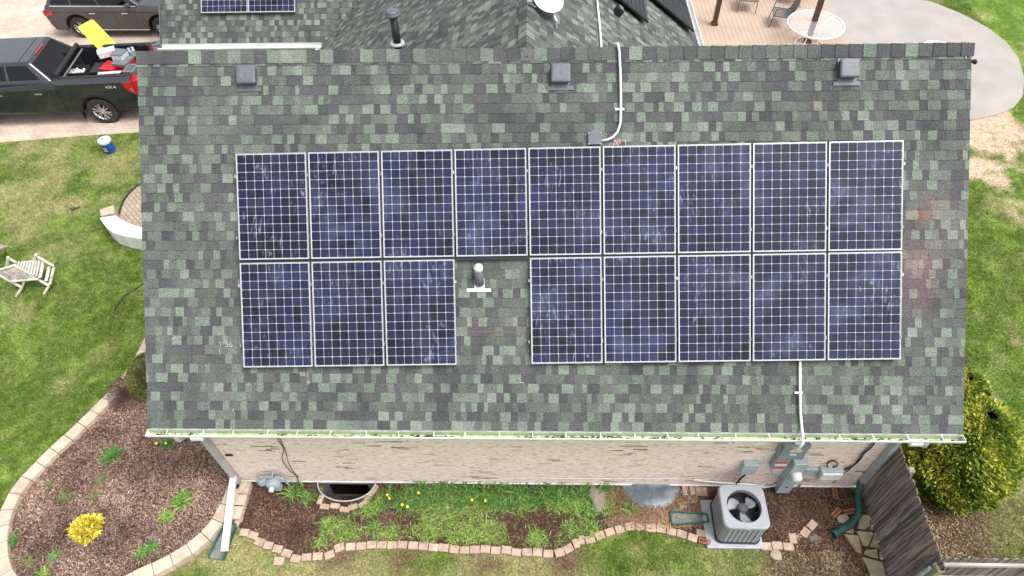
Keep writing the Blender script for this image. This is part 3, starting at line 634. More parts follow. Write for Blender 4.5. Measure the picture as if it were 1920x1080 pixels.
mb = MB(); shingles(mb, (0, 2*YR, EAVE), (-1, 0, 0), (0, -math.cos(SL), math.sin(SL)), (0, math.sin(SL), math.cos(SL)), LR, lambda s: (-6.04, 6.075), 22)
mb.build('back_roof', 'shingle', house)
# roof boarding (gives the roof its thickness), gable ends
mb = MB(); t = .14
pr = [(0, EAVE), (YR, ZR), (2*YR, EAVE), (2*YR, EAVE-t-.05), (YR, ZR-t-.06), (0, EAVE-t-.05)]
mb.prism([(-6.06, y, z-.003) for y, z in pr], (12.09, 0, 0)); mb.build('roof_boarding', 'whitedirty', house)
mb = MB(); zc = EAVE-.05
for x0, x1 in ((WX0, WX0+.2), (WX1-.2, WX1)):
    mb.prism([(x0, WY+.003, 0), (x0, 2*YR-WY, 0), (x0, 2*YR-WY, zc+.2), (x0, YR, ZR-.2), (x0, WY+.003, zc+.2)], (x1-x0, 0, 0))
mb.box(((WX0+WX1)/2, WY+.1, zc/2), (WX1-WX0-.4, .2, zc)); mb.box(((WX0+WX1)/2, 2*YR-WY-.1, zc/2), (WX1-WX0-.4, .2, zc))
mb.build('wall', 'brick', house)
mb = MB(); mb.box(((WX0+WX1)/2, WY+.1, -.35), (WX1-WX0-.02, .19, .82)); mb.build('foundation', 'found', house)
mb = MB(); mb.box(((WX0+WX1)/2, WY-.008, .085), (WX1-WX0+.02, .03, .02)); mb.build('base_flashing', 'white', house)
# ridge caps: one course of bent cap shingles
mb = MB(); rr = random.Random(5); x = -6.075; k = 0
while x < 6.0:
    wd = .196; x1 = min(x+wd+.02, 6.07); q = rr.random(); light = (x < -1.6); c = Vector(rr.choice(cols_l if q < (.33 if light else .12) else cols_m if q < .62 else cols_d)); mb.col = tuple(c)
    sag = -.012*math.sin((x+6)/12*PI); h0, h1 = .034, .022; w_ = .16
    def rp(xx, s, h): return Vector((xx, 0, EAVE))+RU*(LR-s)+RN*h+Vector((0, 0, sag))
    ap0 = Vector((x, YR, ZR+h0+.012+sag)); ap1 = Vector((x1, YR, ZR+h1+.012+sag))
    back = lambda xx, s, h: Vector((xx, 2*YR, 0))+Vector((0, -rp(xx, s, h).y, rp(xx, s, h).z))
    vs = [rp(x, w_, h0-.008), rp(x1, w_, h1-.008), ap1, ap0, back(x, w_, h0-.008), back(x1, w_, h1-.008), rp(x, w_, .0), rp(x1, w_, .0), Vector((x, YR, ZR-.02))]
    o = len(mb.v); mb.v += [tuple(v) for v in vs]
    # softened fold: two facets
    for f in [(0, 1, 2, 3), (3, 2, 5, 4), (6, 7, 1, 0), (6, 0, 3, 8)]: mb.face([o+i for i in f])
    x += wd
mb.build('ridge_cap', 'shingle', house)
# --- front gutter with green inside
gx0, gx1 = -6.095, 6.125
mb = MB(); gz = EAVE-.03
prof = [(-.002, gz), (-.006, gz-.10), (-.07, gz-.10), (-.098, gz-.03), (-.098, gz), (-.11, gz+.002), (-.11, gz-.032), (-.077, gz-.108), (.0, gz-.108), (.008, gz)]
mb.prism([(gx0, y, z) for y, z in prof], (gx1-gx0, 0, 0))
for xx in (gx0, gx1-.006): mb.prism([(xx, 0, gz), (xx, 0, gz-.104), (xx, -.075, gz-.104), (xx, -.107, gz-.03), (xx, -.107, gz)], (.006, 0, 0))
gut = mb.build('gutter', 'white', house)
mb = MB(); mb.quad((gx0+.01, -.006, gz-.002), (gx1-.01, -.006, gz-.002), (gx1-.01, -.01, gz-.094), (gx0+.01, -.01, gz-.094)); mb.quad((gx0+.01, -.01, gz-.094), (gx1-.01, -.01, gz-.094), (gx1-.01, -.068, gz-.095), (gx0+.01, -.068, gz-.095))
mb.quad((gx0+.01, -.068, gz-.095), (gx1-.01, -.068, gz-.095), (gx1-.01, -.095, gz-.03), (gx0+.01, -.095, gz-.03)); mb.build('gutter_lining', 'algae', gut)
mb = MB()
rr = random.Random(9)
for _ in range(380):
    x = rr.uniform(gx0+.05, gx1-.05); n_ = math.sin(x*1.7)+math.sin(x*3.1+1)+rr.uniform(-1.2, 1.2)
    if n_ < -.2: continue
    y = -.02-rr.random()**1.5*.045; mb.box((x, y, gz-.089+rr.random()*.006), (rr.uniform(.01, .06), rr.uniform(.006, .018), .008), rr.uniform(-.5, .5))
tag(mb.build('gutter_debris', 'debris', gut), kind='stuff')
for i in range(24):
    x = -5.75+i*.502+rr.uniform(-.04, .04); mb = MB(); mb.bar((x, .0, gz-.004), (x+rr.uniform(-.02, .02), -.105, gz-.002), .012, .005); mb.build('gutter_hanger', 'white', gut)
for px in (1490, 1712, 355):
    p = P(px, 812, gz); mb = MB(); mb.lathe([(.035, 0), (.04, .004), (.028, .005), (.028, -.02)], (p.x, -.045, gz-.093), n=12); mb.build('gutter_outlet', 'metergrey', gut)
mb = MB(); mb.box(((gx0+gx1)/2, .022, EAVE-.11), (gx1-gx0-.16, .02, .17)); mb.build('fascia', 'algae', house)
# drip edge strips on both rakes
for u in (-6.055, 6.06):
    mb = MB(); mb.bar(RP(u, -.01, -.045), RP(u-.03*(u > 0), LR-.05, -.045), .012, .06, RN); mb.build('rake_trim', 'downgrey', house)
# --- downspouts
def downspout(px0, px1, name_m, ext=None, ylow=None):
    pt = PY(px0, 824, -.02); x0 = PY(px1[0], px1[1], WY-.05).x
    zb = PY(px1[0], px1[1], WY-.05).z
    mb = MB(); mb.bar((pt, ) and (x0, -.055, EAVE-.13), (x0, -.055, EAVE-.24), .10, .075, (1, 0, 0)); mb.bar((x0, -.055, EAVE-.22), (x0, WY-.06, EAVE-.52), .10, .075, (1, 0, 0))
    mb.bar((x0, WY-.06, EAVE-.5), (x0, WY-.06, zb), .10, .085, (1, 0, 0))
    return mb, x0, zb
mb, xl, zl = downspout(380, (447, 903), 'downgrey'); mb.v = mb.v; dsl = mb.build('downspout', 'downgrey', house, bevel=.012)
pe = P(422, 1035, .10)
mb = MB(); mb.bar((xl, WY-.06, zl+.26), (pe.x, pe.y, .13), .115, .08, (0, 0, 1)); mb.build('downspout_leg', 'white', dsl, bevel=.01)
mb = MB(); mb.box((P(375, 820, EAVE-.2).x-.02, -.06, EAVE-.16), (.2, .09, .09)); mb.build('gutter_drop', 'white', gut, bevel=.02)
mb, xr, zr = downspout(1690, (1615, 903), 'downgrey'); dsr = mb.build('downspout', 'greypaint', house, bevel=.012)
mb = MB(); mb.box((P(1712, 825, EAVE-.2).x, -.06, EAVE-.16), (.2, .09, .09)); mb.build('gutter_drop', 'white', gut, bevel=.02)

# ================================================================ REAR ROOFS (rear gable + wing, parts of the same house)
EZ = 2.75; GX0, GXR, GZR = -5.55, -.31, 6.52; WYE = 10.97
AL = math.atan2(GZR-EZ, GXR-GX0); AR = R(38.5)
EZR = 2.75
for _ in range(40): GX1 = P(1310, 90, EZR).x; EZR = EZR*.5+.5*(GZR-(GX1-GXR)*math.tan(AR))
tS, tL, tR = math.tan(SL), math.tan(AL), math.tan(AR)
def ymain(z): return YR+(ZR-z)/tS
def rngL(s):
    z = EZ+s*math.sin(AL); x = GX0+s*math.cos(AL); a = ymain(z)-.05; b = WYE+(x-GX0)*tL/tS; return (a, min(b, 22))
def rngR(s): z = EZR+s*math.sin(AR); return (ymain(z)-.05, 22)
mb = MB(); shingles(mb, (GX0, 0, EZ), (0, 1, 0), (math.cos(AL), 0, math.sin(AL)), (-math.sin(AL), 0, math.cos(AL)), (GXR-GX0)/math.cos(AL), rngL, 31)
mb.build('gable_roof', 'shingle', house)
mb = MB(); shingles(mb, (GX1, 0, EZR), (0, 1, 0), (-math.cos(AR), 0, math.sin(AR)), (math.sin(AR), 0, math.cos(AR)), (GX1-GXR)/math.cos(AR), rngR, 32)
mb.build('gable_roof', 'shingle', house)
def rngW(s): y = WYE+s*math.cos(SL); return (-9.75, GX0+(y-WYE)*tS/tL)
mb = MB(); shingles(mb, (0, WYE, EZ), (1, 0, 0), RU, RN, 5.2, rngW, 33); mb.build('wing_roof', 'shingle', house)
mb = MB(); rr = random.Random(6); y = YR-.1
while y < 22:
    c = Vector(rr.choice(cols_l+cols_m+cols_m+cols_d)); mb.col = tuple(c); y1 = y+.21; w_ = .16
    L0 = lambda yy, h: Vector((GXR-w_*math.cos(AL), yy, GZR-w_*math.sin(AL)+h)); R0 = lambda yy, h: Vector((GXR+w_*math.cos(AR), yy, GZR-w_*math.sin(AR)+h))
    vs = [L0(y, .034), Vector((GXR, y, GZR+.04)), R0(y, .034), L0(y1, .024), Vector((GXR, y1, GZR+.028)), R0(y1, .024)]
    o = len(mb.v); mb.v += [tuple(v) for v in vs]; mb.face((o, o+1, o+4, o+3)); mb.face((o+1, o+2, o+5, o+4)); y += .19
mb.build('ridge_cap', 'shingle', house)
# boarding under the rear roofs and walls
mb = MB(); q = .1
mb.prism([(GX0+.02, 7.9, EZ-.01), (GXR, 7.9, GZR-.012), (GX1-.02, 7.9, EZR-.01), (GX1-.02, 7.9, EZR-q), (GXR, 7.9, GZR-q-.03), (GX0+.02, 7.9, EZ-q)], (0, 14, 0))
mb.build('roof_boarding', 'whitedirty', house)
mb = MB(); yb = WYE+5.2*math.cos(SL); zb = EZ+5.2*math.sin(SL)
mb.prism([(-9.73, WYE+.02, EZ-.012), (-9.73, yb, zb-.012), (-9.73, 2*yb-WYE, EZ-.012), (-9.73, 2*yb-WYE, EZ-.12), (-9.73, yb, zb-.13), (-9.73, WYE+.02, EZ-.12)], (4.3, 0, 0))
mb.build('roof_boarding', 'whitedirty', house)
mb = MB(); mb.box((-7.45, WYE+.5, 1.3), (3.9, .2, 2.62)); mb.box((-9.3, WYE+.6+2.9, 1.3), (.2, 5.6, 2.6)); mb.box((GX1-.4, 15, EZR/2-.05), (.2, 14, EZR-.1)); mb.box((-1.2, 21.9, 1.3), (8.0, .2, 2.6)); mb.build('wall', 'brick', house)
def gutter2(a, b, out, nm='gutter'):
    a, b, out = Vector(a), Vector(b), Vector(out); mb = MB(); z = Vector((0, 0, 1))
    pr = [out*0+z*0, z*-.10, out*.09-z*.10, out*.13-z*.03, out*.13, out*.145, out*.145-z*.03, out*.10-z*.11, -z*.112-out*.004, -out*.004]
    mb.prism([a+p for p in pr], b-a); return mb.build(nm, 'white', house)
gutter2((-9.78, WYE, EZ-.01), (GX0-.05, WYE, EZ-.01), (0, -1.75, 0)); gutter2((GX0, 8.5, EZ-.012), (GX0, WYE-.15, EZ-.012), (-1, 0, 0)); gutter2((GX1, 7.3, EZR-.012), (GX1, 22, EZR-.012), (1, 0, 0))
# white valley/fascia board along the right rear eave
mb = MB(); mb.bar((-9.77, WYE-.02, EZ-.03), (-9.77, yb, zb-.03), .02, .1, RN); mb.build('rake_trim', 'vent', house)

# ================================================================ SOLAR PANELS
def cell_grid(mb, nx, ny, cw, ch, x0, y0, z, pitchx, pitchy, rr, dark=1.0):
    for j in range(ny):
        for i in range(nx):
            x = x0+i*pitchx; y = y0-j*pitchy; k = .009; v = rr.uniform(.75, 1.3)*dark; b_ = rr.uniform(.9, 1.25)
            if rr.random() < .12: v *= .6; b_ = .9
            mb.col = (v, v, v*b_)
            p = [(x+k, y), (x+cw-k, y), (x+cw, y-k), (x+cw, y-ch+k), (x+cw-k, y-ch), (x+k, y-ch), (x, y-ch+k), (x, y-k)]
            mb.add([(a, b, z) for a, b in p], [tuple(range(8))[::-1]])
PW, PH = 1.040, 1.556
def make_panel(seed, frame_m='alum', dark=1.0, back='back', cm='cell'):
    rr = random.Random(seed); t = bpy.data.objects.new('solar_panel', None); COL.objects.link(t); t.empty_display_size = .2
    mb = MB(); f = .010; T = .04
    for c, d in [((PW/2, -f/2, -T/2), (PW, f, T)), ((PW/2, -PH+f/2, -T/2), (PW, f, T)), ((f/2, -PH/2, -T/2), (f, PH-2*f, T)), ((PW-f/2, -PH/2, -T/2), (f, PH-2*f, T))]: mb.box(c, d)
    fr = mb.build('frame', frame_m, t, world=False)
    mb = MB(); mb.box((PW/2, -PH/2, -.009), (PW-2*f-.001, PH-2*f-.001, .008)); mb.cur = 1
    n_, m_ = (8, 12); px_ = (PW-2*f-.012)/n_; py_ = (PH-2*f-.014)/m_
    cell_grid(mb, n_, m_, px_-.005, py_-.005, f+.009, -f-.010, -.0035, px_, py_, rr, dark)
    mb.build('glass', [back, cm], t, world=False)
    return t
def place_panel(t, o, xa, ya):
    xa = Vector(xa).normalized(); ya = Vector(ya); ya = (ya-xa*ya.dot(xa)).normalized(); za = xa.cross(ya)
    t.matrix_world = Matrix(((xa.x, ya.x, za.x, o[0]), (xa.y, ya.y, za.y, o[1]), (xa.z, ya.z, za.z, o[2]), (0, 0, 0, 1))); t.rotation_mode = 'XYZ'
ordn = ['first', 'second', 'third', 'fourth', 'fifth', 'sixth', 'seventh', 'eighth', 'ninth']
protos = [make_panel(100+i) for i in range(3)]; used = [0, 0, 0]
def next_panel(k):
    k %= 3
    if not used[k]: used[k] = 1; return protos[k]
    return copy_tree(protos[k])
rows = [(-4.5756, 4.1230, .014455, range(9)), (-4.5525, 2.5198, .016677, [0, 1, 2, 4, 5, 6, 7, 8])]
for r, (ou, os_, th, cs) in enumerate(rows):
    for c in cs:
        t = next_panel(c*2+r*5+c//3); dx = c*1.0745
        o = RP(ou+dx*math.cos(th), os_+dx*math.sin(th), .12); place_panel(t, o, Vector((1, 0, 0))*math.cos(th)+RU*math.sin(th), RU)
        tag(t, '%s solar panel from the left in the %s row of the big front roof array' % (ordn[c], ['upper', 'lower'][r]), 'solar panel', 'solar panels of the front roof array')
# mounting rails with clamps under the two rows
for r, (ou, os_, th, cs) in enumerate(rows):
    spans = [(0, 9)] if r == 0 else [(0, 3), (4, 9)]
    for (a, b) in spans:
        for k, d in enumerate((.33, 1.23)):
            def q(x, dd, h): return RP(ou+x*math.cos(th), os_+x*math.sin(th)-dd, h)
            t = thing('mounting_rail', '%s black rail under the %s row of solar panels%s' % (['upper', 'lower'][k], ['upper', 'lower'][r], '' if r == 0 else (' left of the vent pipe' if a == 0 else ' right of the vent pipe')), 'rail', q(a*1.0745, d, .02), group='rails under the solar panels')
            mb = MB(); mb.bar(q(a*1.0745-.02, d, .05), q(b*1.0745-.01, d, .05), .04, .05, RN); mb.build('rail_bar', 'black', t)
            if k == 0:
                for i in range(a+1, b):
                    mb = MB(); mb.bar(q(i*1.0745-.0173, -d+.33+.01, .072), q(i*1.0745-.0173, 1.54, .072), .040, .02, RN); mb.build('gap_shade_strip', 'black', t)  # added black strip under each panel gap, standing in for the shade there
            elif r == 0:
                mb = MB(); mb.bar(q(0.01, 1.578, .066), q(9*1.0745-.04, 1.574, .066), .062, .02, RN); mb.build('gap_shade_strip', 'black', t)  # added black strip below the row gap, standing in for its shade
            for i in range(a, b+1):
                x = i*1.0745-.014 if i > a else a*1.0745-.012
                if i == b: x = b*1.0745-.014
                mb = MB(); mb.bar(q(x-.009, d, .1), q(x+.009, d, .1), .04, .05, RN); mb.build('clamp', 'alum' if (i+k) % 3 == 0 else 'steel', t)
# the two panels on the wing and the two arrays on the rear gable
wr = Vector((0, WYE, EZ))
def WING(px, py, h=0): return PPL(px, py, wr+RN*h, RN)
NR = Vector((math.sin(AR), 0, math.cos(AR))); UR = Vector((-math.cos(AR), 0, math.sin(AR)))
def GR(px, py, h=0): return PPL(px, py, Vector((GX1, 0, EZR))+NR*h, NR)
NL = Vector((-math.sin(AL), 0, math.cos(AL)))
def GL(px, py, h=0): return PPL(px, py, Vector((GX0, 0, EZ))+NL*h, NL)
a, b = WING(377, 24, .12), WING(553, 22, .12); xa = (b-a).normalized(); Lw = (b-a).length; sc = (Lw-.02)/2/PW
for k in range(2):
    ks = (Lw-.02)/(2*PW); t = next_panel(k+1); place_panel(t, a+xa*(k*(PW*ks+.02))+RU*PH*ks, xa, RU); t.scale = (ks, ks, ks)
    tag(t, '%s of the two solar panels on the left rear wing roof' % ['left', 'right'][k], 'solar panel', 'solar panels on the rear wing')
M['celldark'] = mat('dark_cell', (.012, .012, .02), (.02, .02, .032), scale=2, rough=.4, spec=.12)
dk = make_panel(7, 'black', .99, 'boxgrey', 'celldark')
dk2 = None
cA, cB = GR(1217, 41, .14), GR(1302, 58, .14)
for k, (c0, lab) in enumerate([(cA, 'narrow looking dark solar panel on the rear gable, nearer the ridge'), (cB, 'dark solar panel on the rear gable close to the white gutter')]):
    t = dk if k == 0 else copy_tree(dk)
    # panel long side runs up the slope; its near edge faces the front roof
    # local x -> +y world, local y -> down slope
    place_panel(t, c0+UR*PH, (0, 1, 0), UR)
    t.matrix_world = Matrix(((0, UR.x, NR.x, 0), (1, UR.y, NR.y, 0), (0, UR.z, NR.z, 0), (0, 0, 0, 1)))
    # right-handed basis: x=+y, y=?; choose y=-UR so that z=NR
    Y_ = -UR; t.matrix_world = Matrix(((0, -UR.x, NR.x*-1*-1, c0.x+UR.x*0), (1, -UR.y, NR.y, c0.y), (0, -UR.z, NR.z, c0.z), (0, 0, 0, 1)))
    X_ = Vector((0, -1, 0)); Y_ = -UR; Z_ = X_.cross(Y_)
    if Z_.dot(NR) < 0: X_ = -X_; Z_ = -Z_
    o = c0 if X_.y > 0 else c0+Vector((0, PW, 0))
    # extent is 0..-PH along local y = +PH along UR from the lower corner
    t.matrix_world = Matrix(((X_.x, Y_.x, Z_.x, o.x), (X_.y, Y_.y, Z_.y, o.y), (X_.z, Y_.z, Z_.z, o.z), (0, 0, 0, 1)))
    tag(t, lab, 'solar panel', 'dark solar panels on the rear gable')
t = copy_tree(dk); t.matrix_world = t.matrix_world.copy(); m_ = dk.matrix_world.copy(); m_.translation = cB+Vector((0, PW+.03+(PW if X_.y < 0 else 0), 0)); t.matrix_world = m_
tag(t, 'dark solar panel behind the one close to the white gutter, cut by the top edge', 'solar panel', 'dark solar panels on the rear gable')
t = copy_tree(dk); m_ = dk.matrix_world.copy(); m_.translation = cA+Vector((0, PW+.03+(PW if X_.y < 0 else 0), 0)); t.matrix_world = m_
tag(t, 'dark solar panel further back beside the ridge, cut by the top edge', 'solar panel', 'dark solar panels on the rear gable')

# ================================================================ ROOF THINGS
def onroof_frame(p): return (Vector((1, 0, 0)), RU, RN)
for k, (px, py, lab) in enumerate([(466, 143, 'square grey roof vent nearest the left end of the ridge'), (1051, 140, 'square grey roof vent in the middle below the ridge'), (1588, 131, 'square grey roof vent near the right end of the ridge')]):
    p = ROOF(px, py, .02); t = thing('roof_vent', lab, 'roof vent', p, 0, 'grey roof vents along the ridge'); A = (Vector((1, 0, 0)), RU, RN)
    t.rotation_euler = (SL, 0, 0)
    mb = MB(); pl = [(-.135, -.12), (.135, -.12), (.12, .13), (-.12, .13)]
    mb.box((0, -.19, 0), (.375, .06, .008)); mb.box((0, 0, 0), (.27, .33, .006)); mb.build('flashing', 'vent', t, world=False)
    mb = MB(); mb.prism([(-.125, -.125, .0), (.125, -.125, .0), (.125, .125, .0), (-.125, .125, .0)], (0, 0, .07)); mb.build('vent_body', 'black', t, world=False, bevel=.02)
    mb = MB(); mb.box((0, 0, .095), (.285, .27, .06)); cp = mb.build('vent_cap', 'vent', t, world=False, bevel=.03, seg=4)
    for rr_ in (.075, .045):
        mb = MB(); ring = [(rr_*math.cos(a), rr_*math.sin(a), .125) for a in [2*PI*i/28 for i in range(29)]]; mb.tube(ring, .004, 5, cap=False); mb.build('cap_ring', 'boxgrey', cp, world=False)
# white conduit with junction box
t = thing('conduit', 'long white conduit bending from the roof ridge to the grey junction box', 'conduit', ROOF(1160, 200))
cp = [(1158, 86), (1161, 95), (1163, 130), (1164, 170), (1164, 205), (1163, 232), (1158, 247), (1149, 257), (1139, 262), (1128, 263.5)]
pts = [ROOF(x, y, .05) for x, y in cp]
pts[0] = Vector((ROOF(1161, 95, .05).x-.02, YR+.0, ZR+.075))
mb = MB(); mb.tube([pts[0]+Vector((-.06, .16, -.09)), pts[0]]+pts[1:], .017, 10); mb.build('pipe', 'white', t, smooth=True)
mb = MB(); p = ROOF(1162, 205, .03); mb.frame(p, .13, .028, .03, (Vector((1, 0, 0)), RU, RN)); mb.build('strap', 'white', t)
p = ROOF(1115, 259, .03); t = thing('junction_box', 'grey roof junction box with pointed top beside the white conduit', 'junction box', p); t.rotation_euler = (SL, 0, 0)
mb = MB(); mb.prism([(-.1, -.1, -.02), (.1, -.1, -.02), (.1, .075, -.02), (0, .125, -.02), (-.1, .075, -.02)], (0, 0, .07)); mb.build('lid', 'vent', t, world=False, bevel=.008)
for sx, sy in ((-1, -1), (1, -1), (-1, 1), (1, 1)):
    mb = MB(); mb.lathe([(.007, 0), (.007, .008)], (sx*.09, -.012+sy*.08, .048), n=8); mb.build('screw', 'chrome', t, world=False)
# lower conduit to the eave
mb = MB(); pts = [ROOF(x, y, .045) for x, y in [(1500, 672), (1500, 735), (1501, 775), (1503, 800)]]
e = ROOF(1503, 806, .05); pts += [e+Vector((0, -.06, .0)), e+Vector((0, -.15, -.05)), e+Vector((0, -.17, -.14)), Vector((e.x-.02, -.17, EAVE-.25)), Vector((e.x-.05, .1, EAVE-.34))]
t = thing('conduit', 'white conduit from the lower panel row over the gutter down to the wall boxes', 'conduit', pts[0]); mb.tube(pts, .02, 10); mb.build('pipe', 'white', t, smooth=True)
mb = MB(); mb.frame(ROOF(1497, 736, .03), .12, .028, .03, (Vector((1, 0, 0)), RU, RN)); mb.build('strap', 'white', t)
# plumbing vent between panels
p = ROOF(899, 518, .01); t = thing('plumbing_vent', 'dark plumbing vent pipe with white cap and white flashing between the panels', 'vent pipe', p)
mb = MB(); f0 = ROOF(898, 544, .016); mb.frame(f0, .36, .05, .008, (Vector((1, 0, 0)), RU, RN)); mb.frame(ROOF(899, 532, .014), .15, .16, .008, (Vector((1, 0, 0)), RU, RN)); mb.build('flashing', 'white', t)
b0 = ROOF(899, 532, .0); top = b0+Vector((0, 0, .30))+RU*.06
mb = MB(); mb.tube([b0, b0.lerp(top, .82)], [.072, .066], 16); mb.build('pipe', 'vent', t, smooth=True)
mb = MB(); mb.tube([b0.lerp(top, .80), top], [.072, .068], 14); mb.tube([top-Vector((0, 0, .002)), top+Vector((0, .0, .025))], [.05, .035], 10); mb.build('cap', 'whitedirty', t, smooth=True)
# chalk writing
def bpy_text(body, p, size, m, rot=0, nm='chalk_mark', th=.0015):
    cu_ = bpy.data.curves.new(nm, 'FONT'); cu_.body = body; cu_.size = size; cu_.extrude = th; cu_.offset = .0; cu_.align_x = 'CENTER'; cu_.align_y = 'CENTER'; cu_.resolution_u = 2
    o = bpy.data.objects.new(nm, cu_); COL.objects.link(o); dg = bpy.context.evaluated_depsgraph_get(); dg.update()
    me = bpy.data.meshes.new_from_object(o.evaluated_get(dg)); bpy.data.objects.remove(o); me.materials.clear(); me.materials.append(M[m])
    X = Vector((math.cos(rot), 0, 0))+RU*math.sin(rot); Y = RN.cross(X); Mx = Matrix(((X.x, Y.x, RN.x, p.x), (X.y, Y.y, RN.y, p.y), (X.z, Y.z, RN.z, p.z), (0, 0, 0, 1)))
    me.transform(mtx(house).inverted() @ Mx); ob = bpy.data.objects.new(nm, me); COL.objects.link(ob); ob.parent = house; return ob
bpy_text('56', ROOF(429, 646, .014), .115, 'chalk'); bpy_text('90', ROOF(567, 702, .014), .095, 'chalk')
bpy_text('A', ROOF(1154, 269, .014), .15, 'chalkred', R(8)); bpy_text('#', ROOF(1160, 265, .015), .12, 'chalkred', R(20)); bpy_text('1', ROOF(1173, 268, .014), .13, 'chalk', R(5))
mb = MB()
def stroke(pts, wd=.007, h=.013):
    for a, b in zip(pts, pts[1:]): mb.bar(ROOF(*a, h), ROOF(*b, h), wd, .003, RN)
stroke([(577, 697), (578, 720)]); stroke([(575, 713), (578, 721), (582, 714)]); mb.build('chalk_mark', 'chalk', house)
mb = MB(); stroke([(409, 643), (414, 641), (413, 650)], .006, .0115); stroke([(412, 652), (412, 662)], .005, .0115); mb.build('chalk_mark', 'chalk', house)
mb = MB(); stroke([(438, 766), (436, 770)], .01); mb.build('chalk_mark', 'chalk', house)
mb = MB(); stroke([(975, 717), (982, 718)], .012); mb.build('chalk_mark', 'chalk', house)
mb = MB(); stroke([(1811, 97), (1811, 110)], .02); mb.build('chalk_mark', 'chalk', house)
for x0, x1, y in [(860, 992, 604), (862, 992, 622)]:
    mb = MB(); stroke([(x0, y), (x1, y+1)], .008, .0125); mb.build('chalk_line', 'chalkline', house)
# flue on the rear gable, dish, small black vent, conduit
b0 = GL(752, 122, 0); 
def zray(px, py, b):  # height on the vertical through b seen at image row py
    d = ray(px, py); t_ = ((b.y-CAM.y)/d.y); return CAM.z+d.z*t_
zt = zray(737, 20, b0)
t = thing('flue_pipe', 'tall black flue pipe with grey rain cap behind the ridge', 'flue', b0)
mb = MB(); mb.tube([b0-Vector((0, 0, .3)), Vector((b0.x, b0.y, zt-.05))], .072, 20); mb.build('pipe', 'pipeblack', t, smooth=True)
mb = MB(); mb.lathe([(.11, 0), (.135, .01), (.14, .05), (.11, .055), (.12, .075), (.09, .10), (.02, .115)], (b0.x, b0.y, zt-.09), n=28); mb.build('rain_cap', 'vent', t, smooth=True)
mb = MB(); mb.lathe([(.135, 0), (.135, .02), (.10, .03), (.08, .035)], (b0.x, b0.y, zray(745, 80, b0)-.02), n=28); mb.build('collar', 'alum', t)
def bowl(c, n_, r, dep, mb, k=24):
    n_ = Vector(n_).normalized(); prof = [(.001, 0)]+[(r*i/6, dep*(i/6)**2) for i in range(1, 7)]+[(r*1.02, dep*1.02), (r, dep-.012)]+[(r*i/6, dep*(i/6)**2-.012) for i in range(5, 0, -1)]+[(.001, -.012)]
    mb.lathe(prof, c, n_, k)
bd = GR(1043, 50, .02); dc = bd+Vector((-.13, .20, .36)); t = thing('satellite_dish', 'white oval satellite dish on a white arm beside the rear gable ridge', 'satellite dish', bd)
mb = MB(); dn = Vector((.30, -.36, .88)); bowl(dc-dn*.04, dn, .25, .045, mb); mb.build('dish', 'white', t, smooth=True)
mb = MB(); mb.tube([bd-Vector((0, 0, .04)), bd+Vector((0, 0, .1)), dc-dn.normalized()*.06], .022, 8); mb.build('mast', 'alum', t)
mb = MB(); mb.tube([dc-dn*.05, dc+Vector((-.22, -.16, -.04)), dc+Vector((-.3, -.18, .04))], .014, 8); mb.box(dc+Vector((-.3, -.18, .05)), (.09, .06, .05)); mb.build('receiver_arm', 'steel', t)
pts = [GR(1119, -8, .04), GR(1121, 15, .04), GR(1125, 55, .04), GR(1128, 93, .04)]
t = thing('conduit', 'straight white conduit running down the right side of the rear gable', 'conduit', pts[-1]); mb = MB(); mb.tube(pts, .02, 10); mb.build('pipe', 'white', t, smooth=True)
mb = MB(); p = GR(1126, 91, .02); mb.box(p, (.12, .03, .03)); mb.build('strap', 'white', t)
p = GR(1155, 26, 0); t = thing('roof_vent', 'small black box vent with grey lid on the rear gable roof', 'roof vent', p)
mb = MB(); mb.frame(p+NR*.07, .17, .15, .16, (Vector((0, 1, 0)), UR, NR)); mb.build('vent_body', 'pipeblack', t, bevel=.01)
mb = MB(); mb.frame(p+NR*.155, .13, .10, .02, (Vector((0, 1, 0)), UR, NR)); mb.build('vent_lid', 'vent', t, bevel=.005)

# ================================================================ THINGS ALONG THE WALL
# --- air conditioner on its pad
ax, ay = (P(1325, 1030).x+P(1430, 1030).x)/2, (P(1325, 940).y+P(1325, 1030).y)/2
t = thing('air_conditioner_pad', 'light grey plastic pad under the air conditioner', 'equipment pad', (ax, ay, 0))
pw = P(1430, 1030).x-P(1325, 1030).x; pd = P(1325, 940).y-P(1325, 1030).y
bpy.data.objects.remove(t)
mb = MB(); mb.box((ax, ay, .035), (pw, pd, .09)); one(mb, 'equipment_pad', 'lightplastic', 'light grey plastic pad lying under the air conditioner', 'equipment pad', bevel=.015)
rz = R(-1.0); W_ = .73; H0, H1 = .13, .76
t = thing('air_conditioner', 'grey square air conditioner with round fan grille and ribbed sides', 'air conditioner', (ax+.055, ay+.02, .08), rz)
def rsq(wd, r, n=6):
    out = []
    for cx, cy, a0 in ((1, 1, 0), (-1, 1, 90), (-1, -1, 180), (1, -1, 270)):
        for i in range(n+1): a = R(a0+90*i/n); out.append((cx*(wd/2-r)+r*math.cos(a), cy*(wd/2-r)+r*math.sin(a)))
    return out
mb = MB(); mb.prism([(x, y, 0) for x, y in rsq(W_+.035, .1)], (0, 0, .05)); mb.build('base_pan', 'black', t, world=False)
mb = MB(); o = rsq(W_-.01, .09); mb.add([(x, y, .05) for x, y in o]+[(x, y, H1-.08) for x, y in o], [(i, (i+1) % len(o), len(o)+(i+1) % len(o), len(o)+i) for i in range(len(o))]); mb.build('side_shell', 'acside', t, world=False)
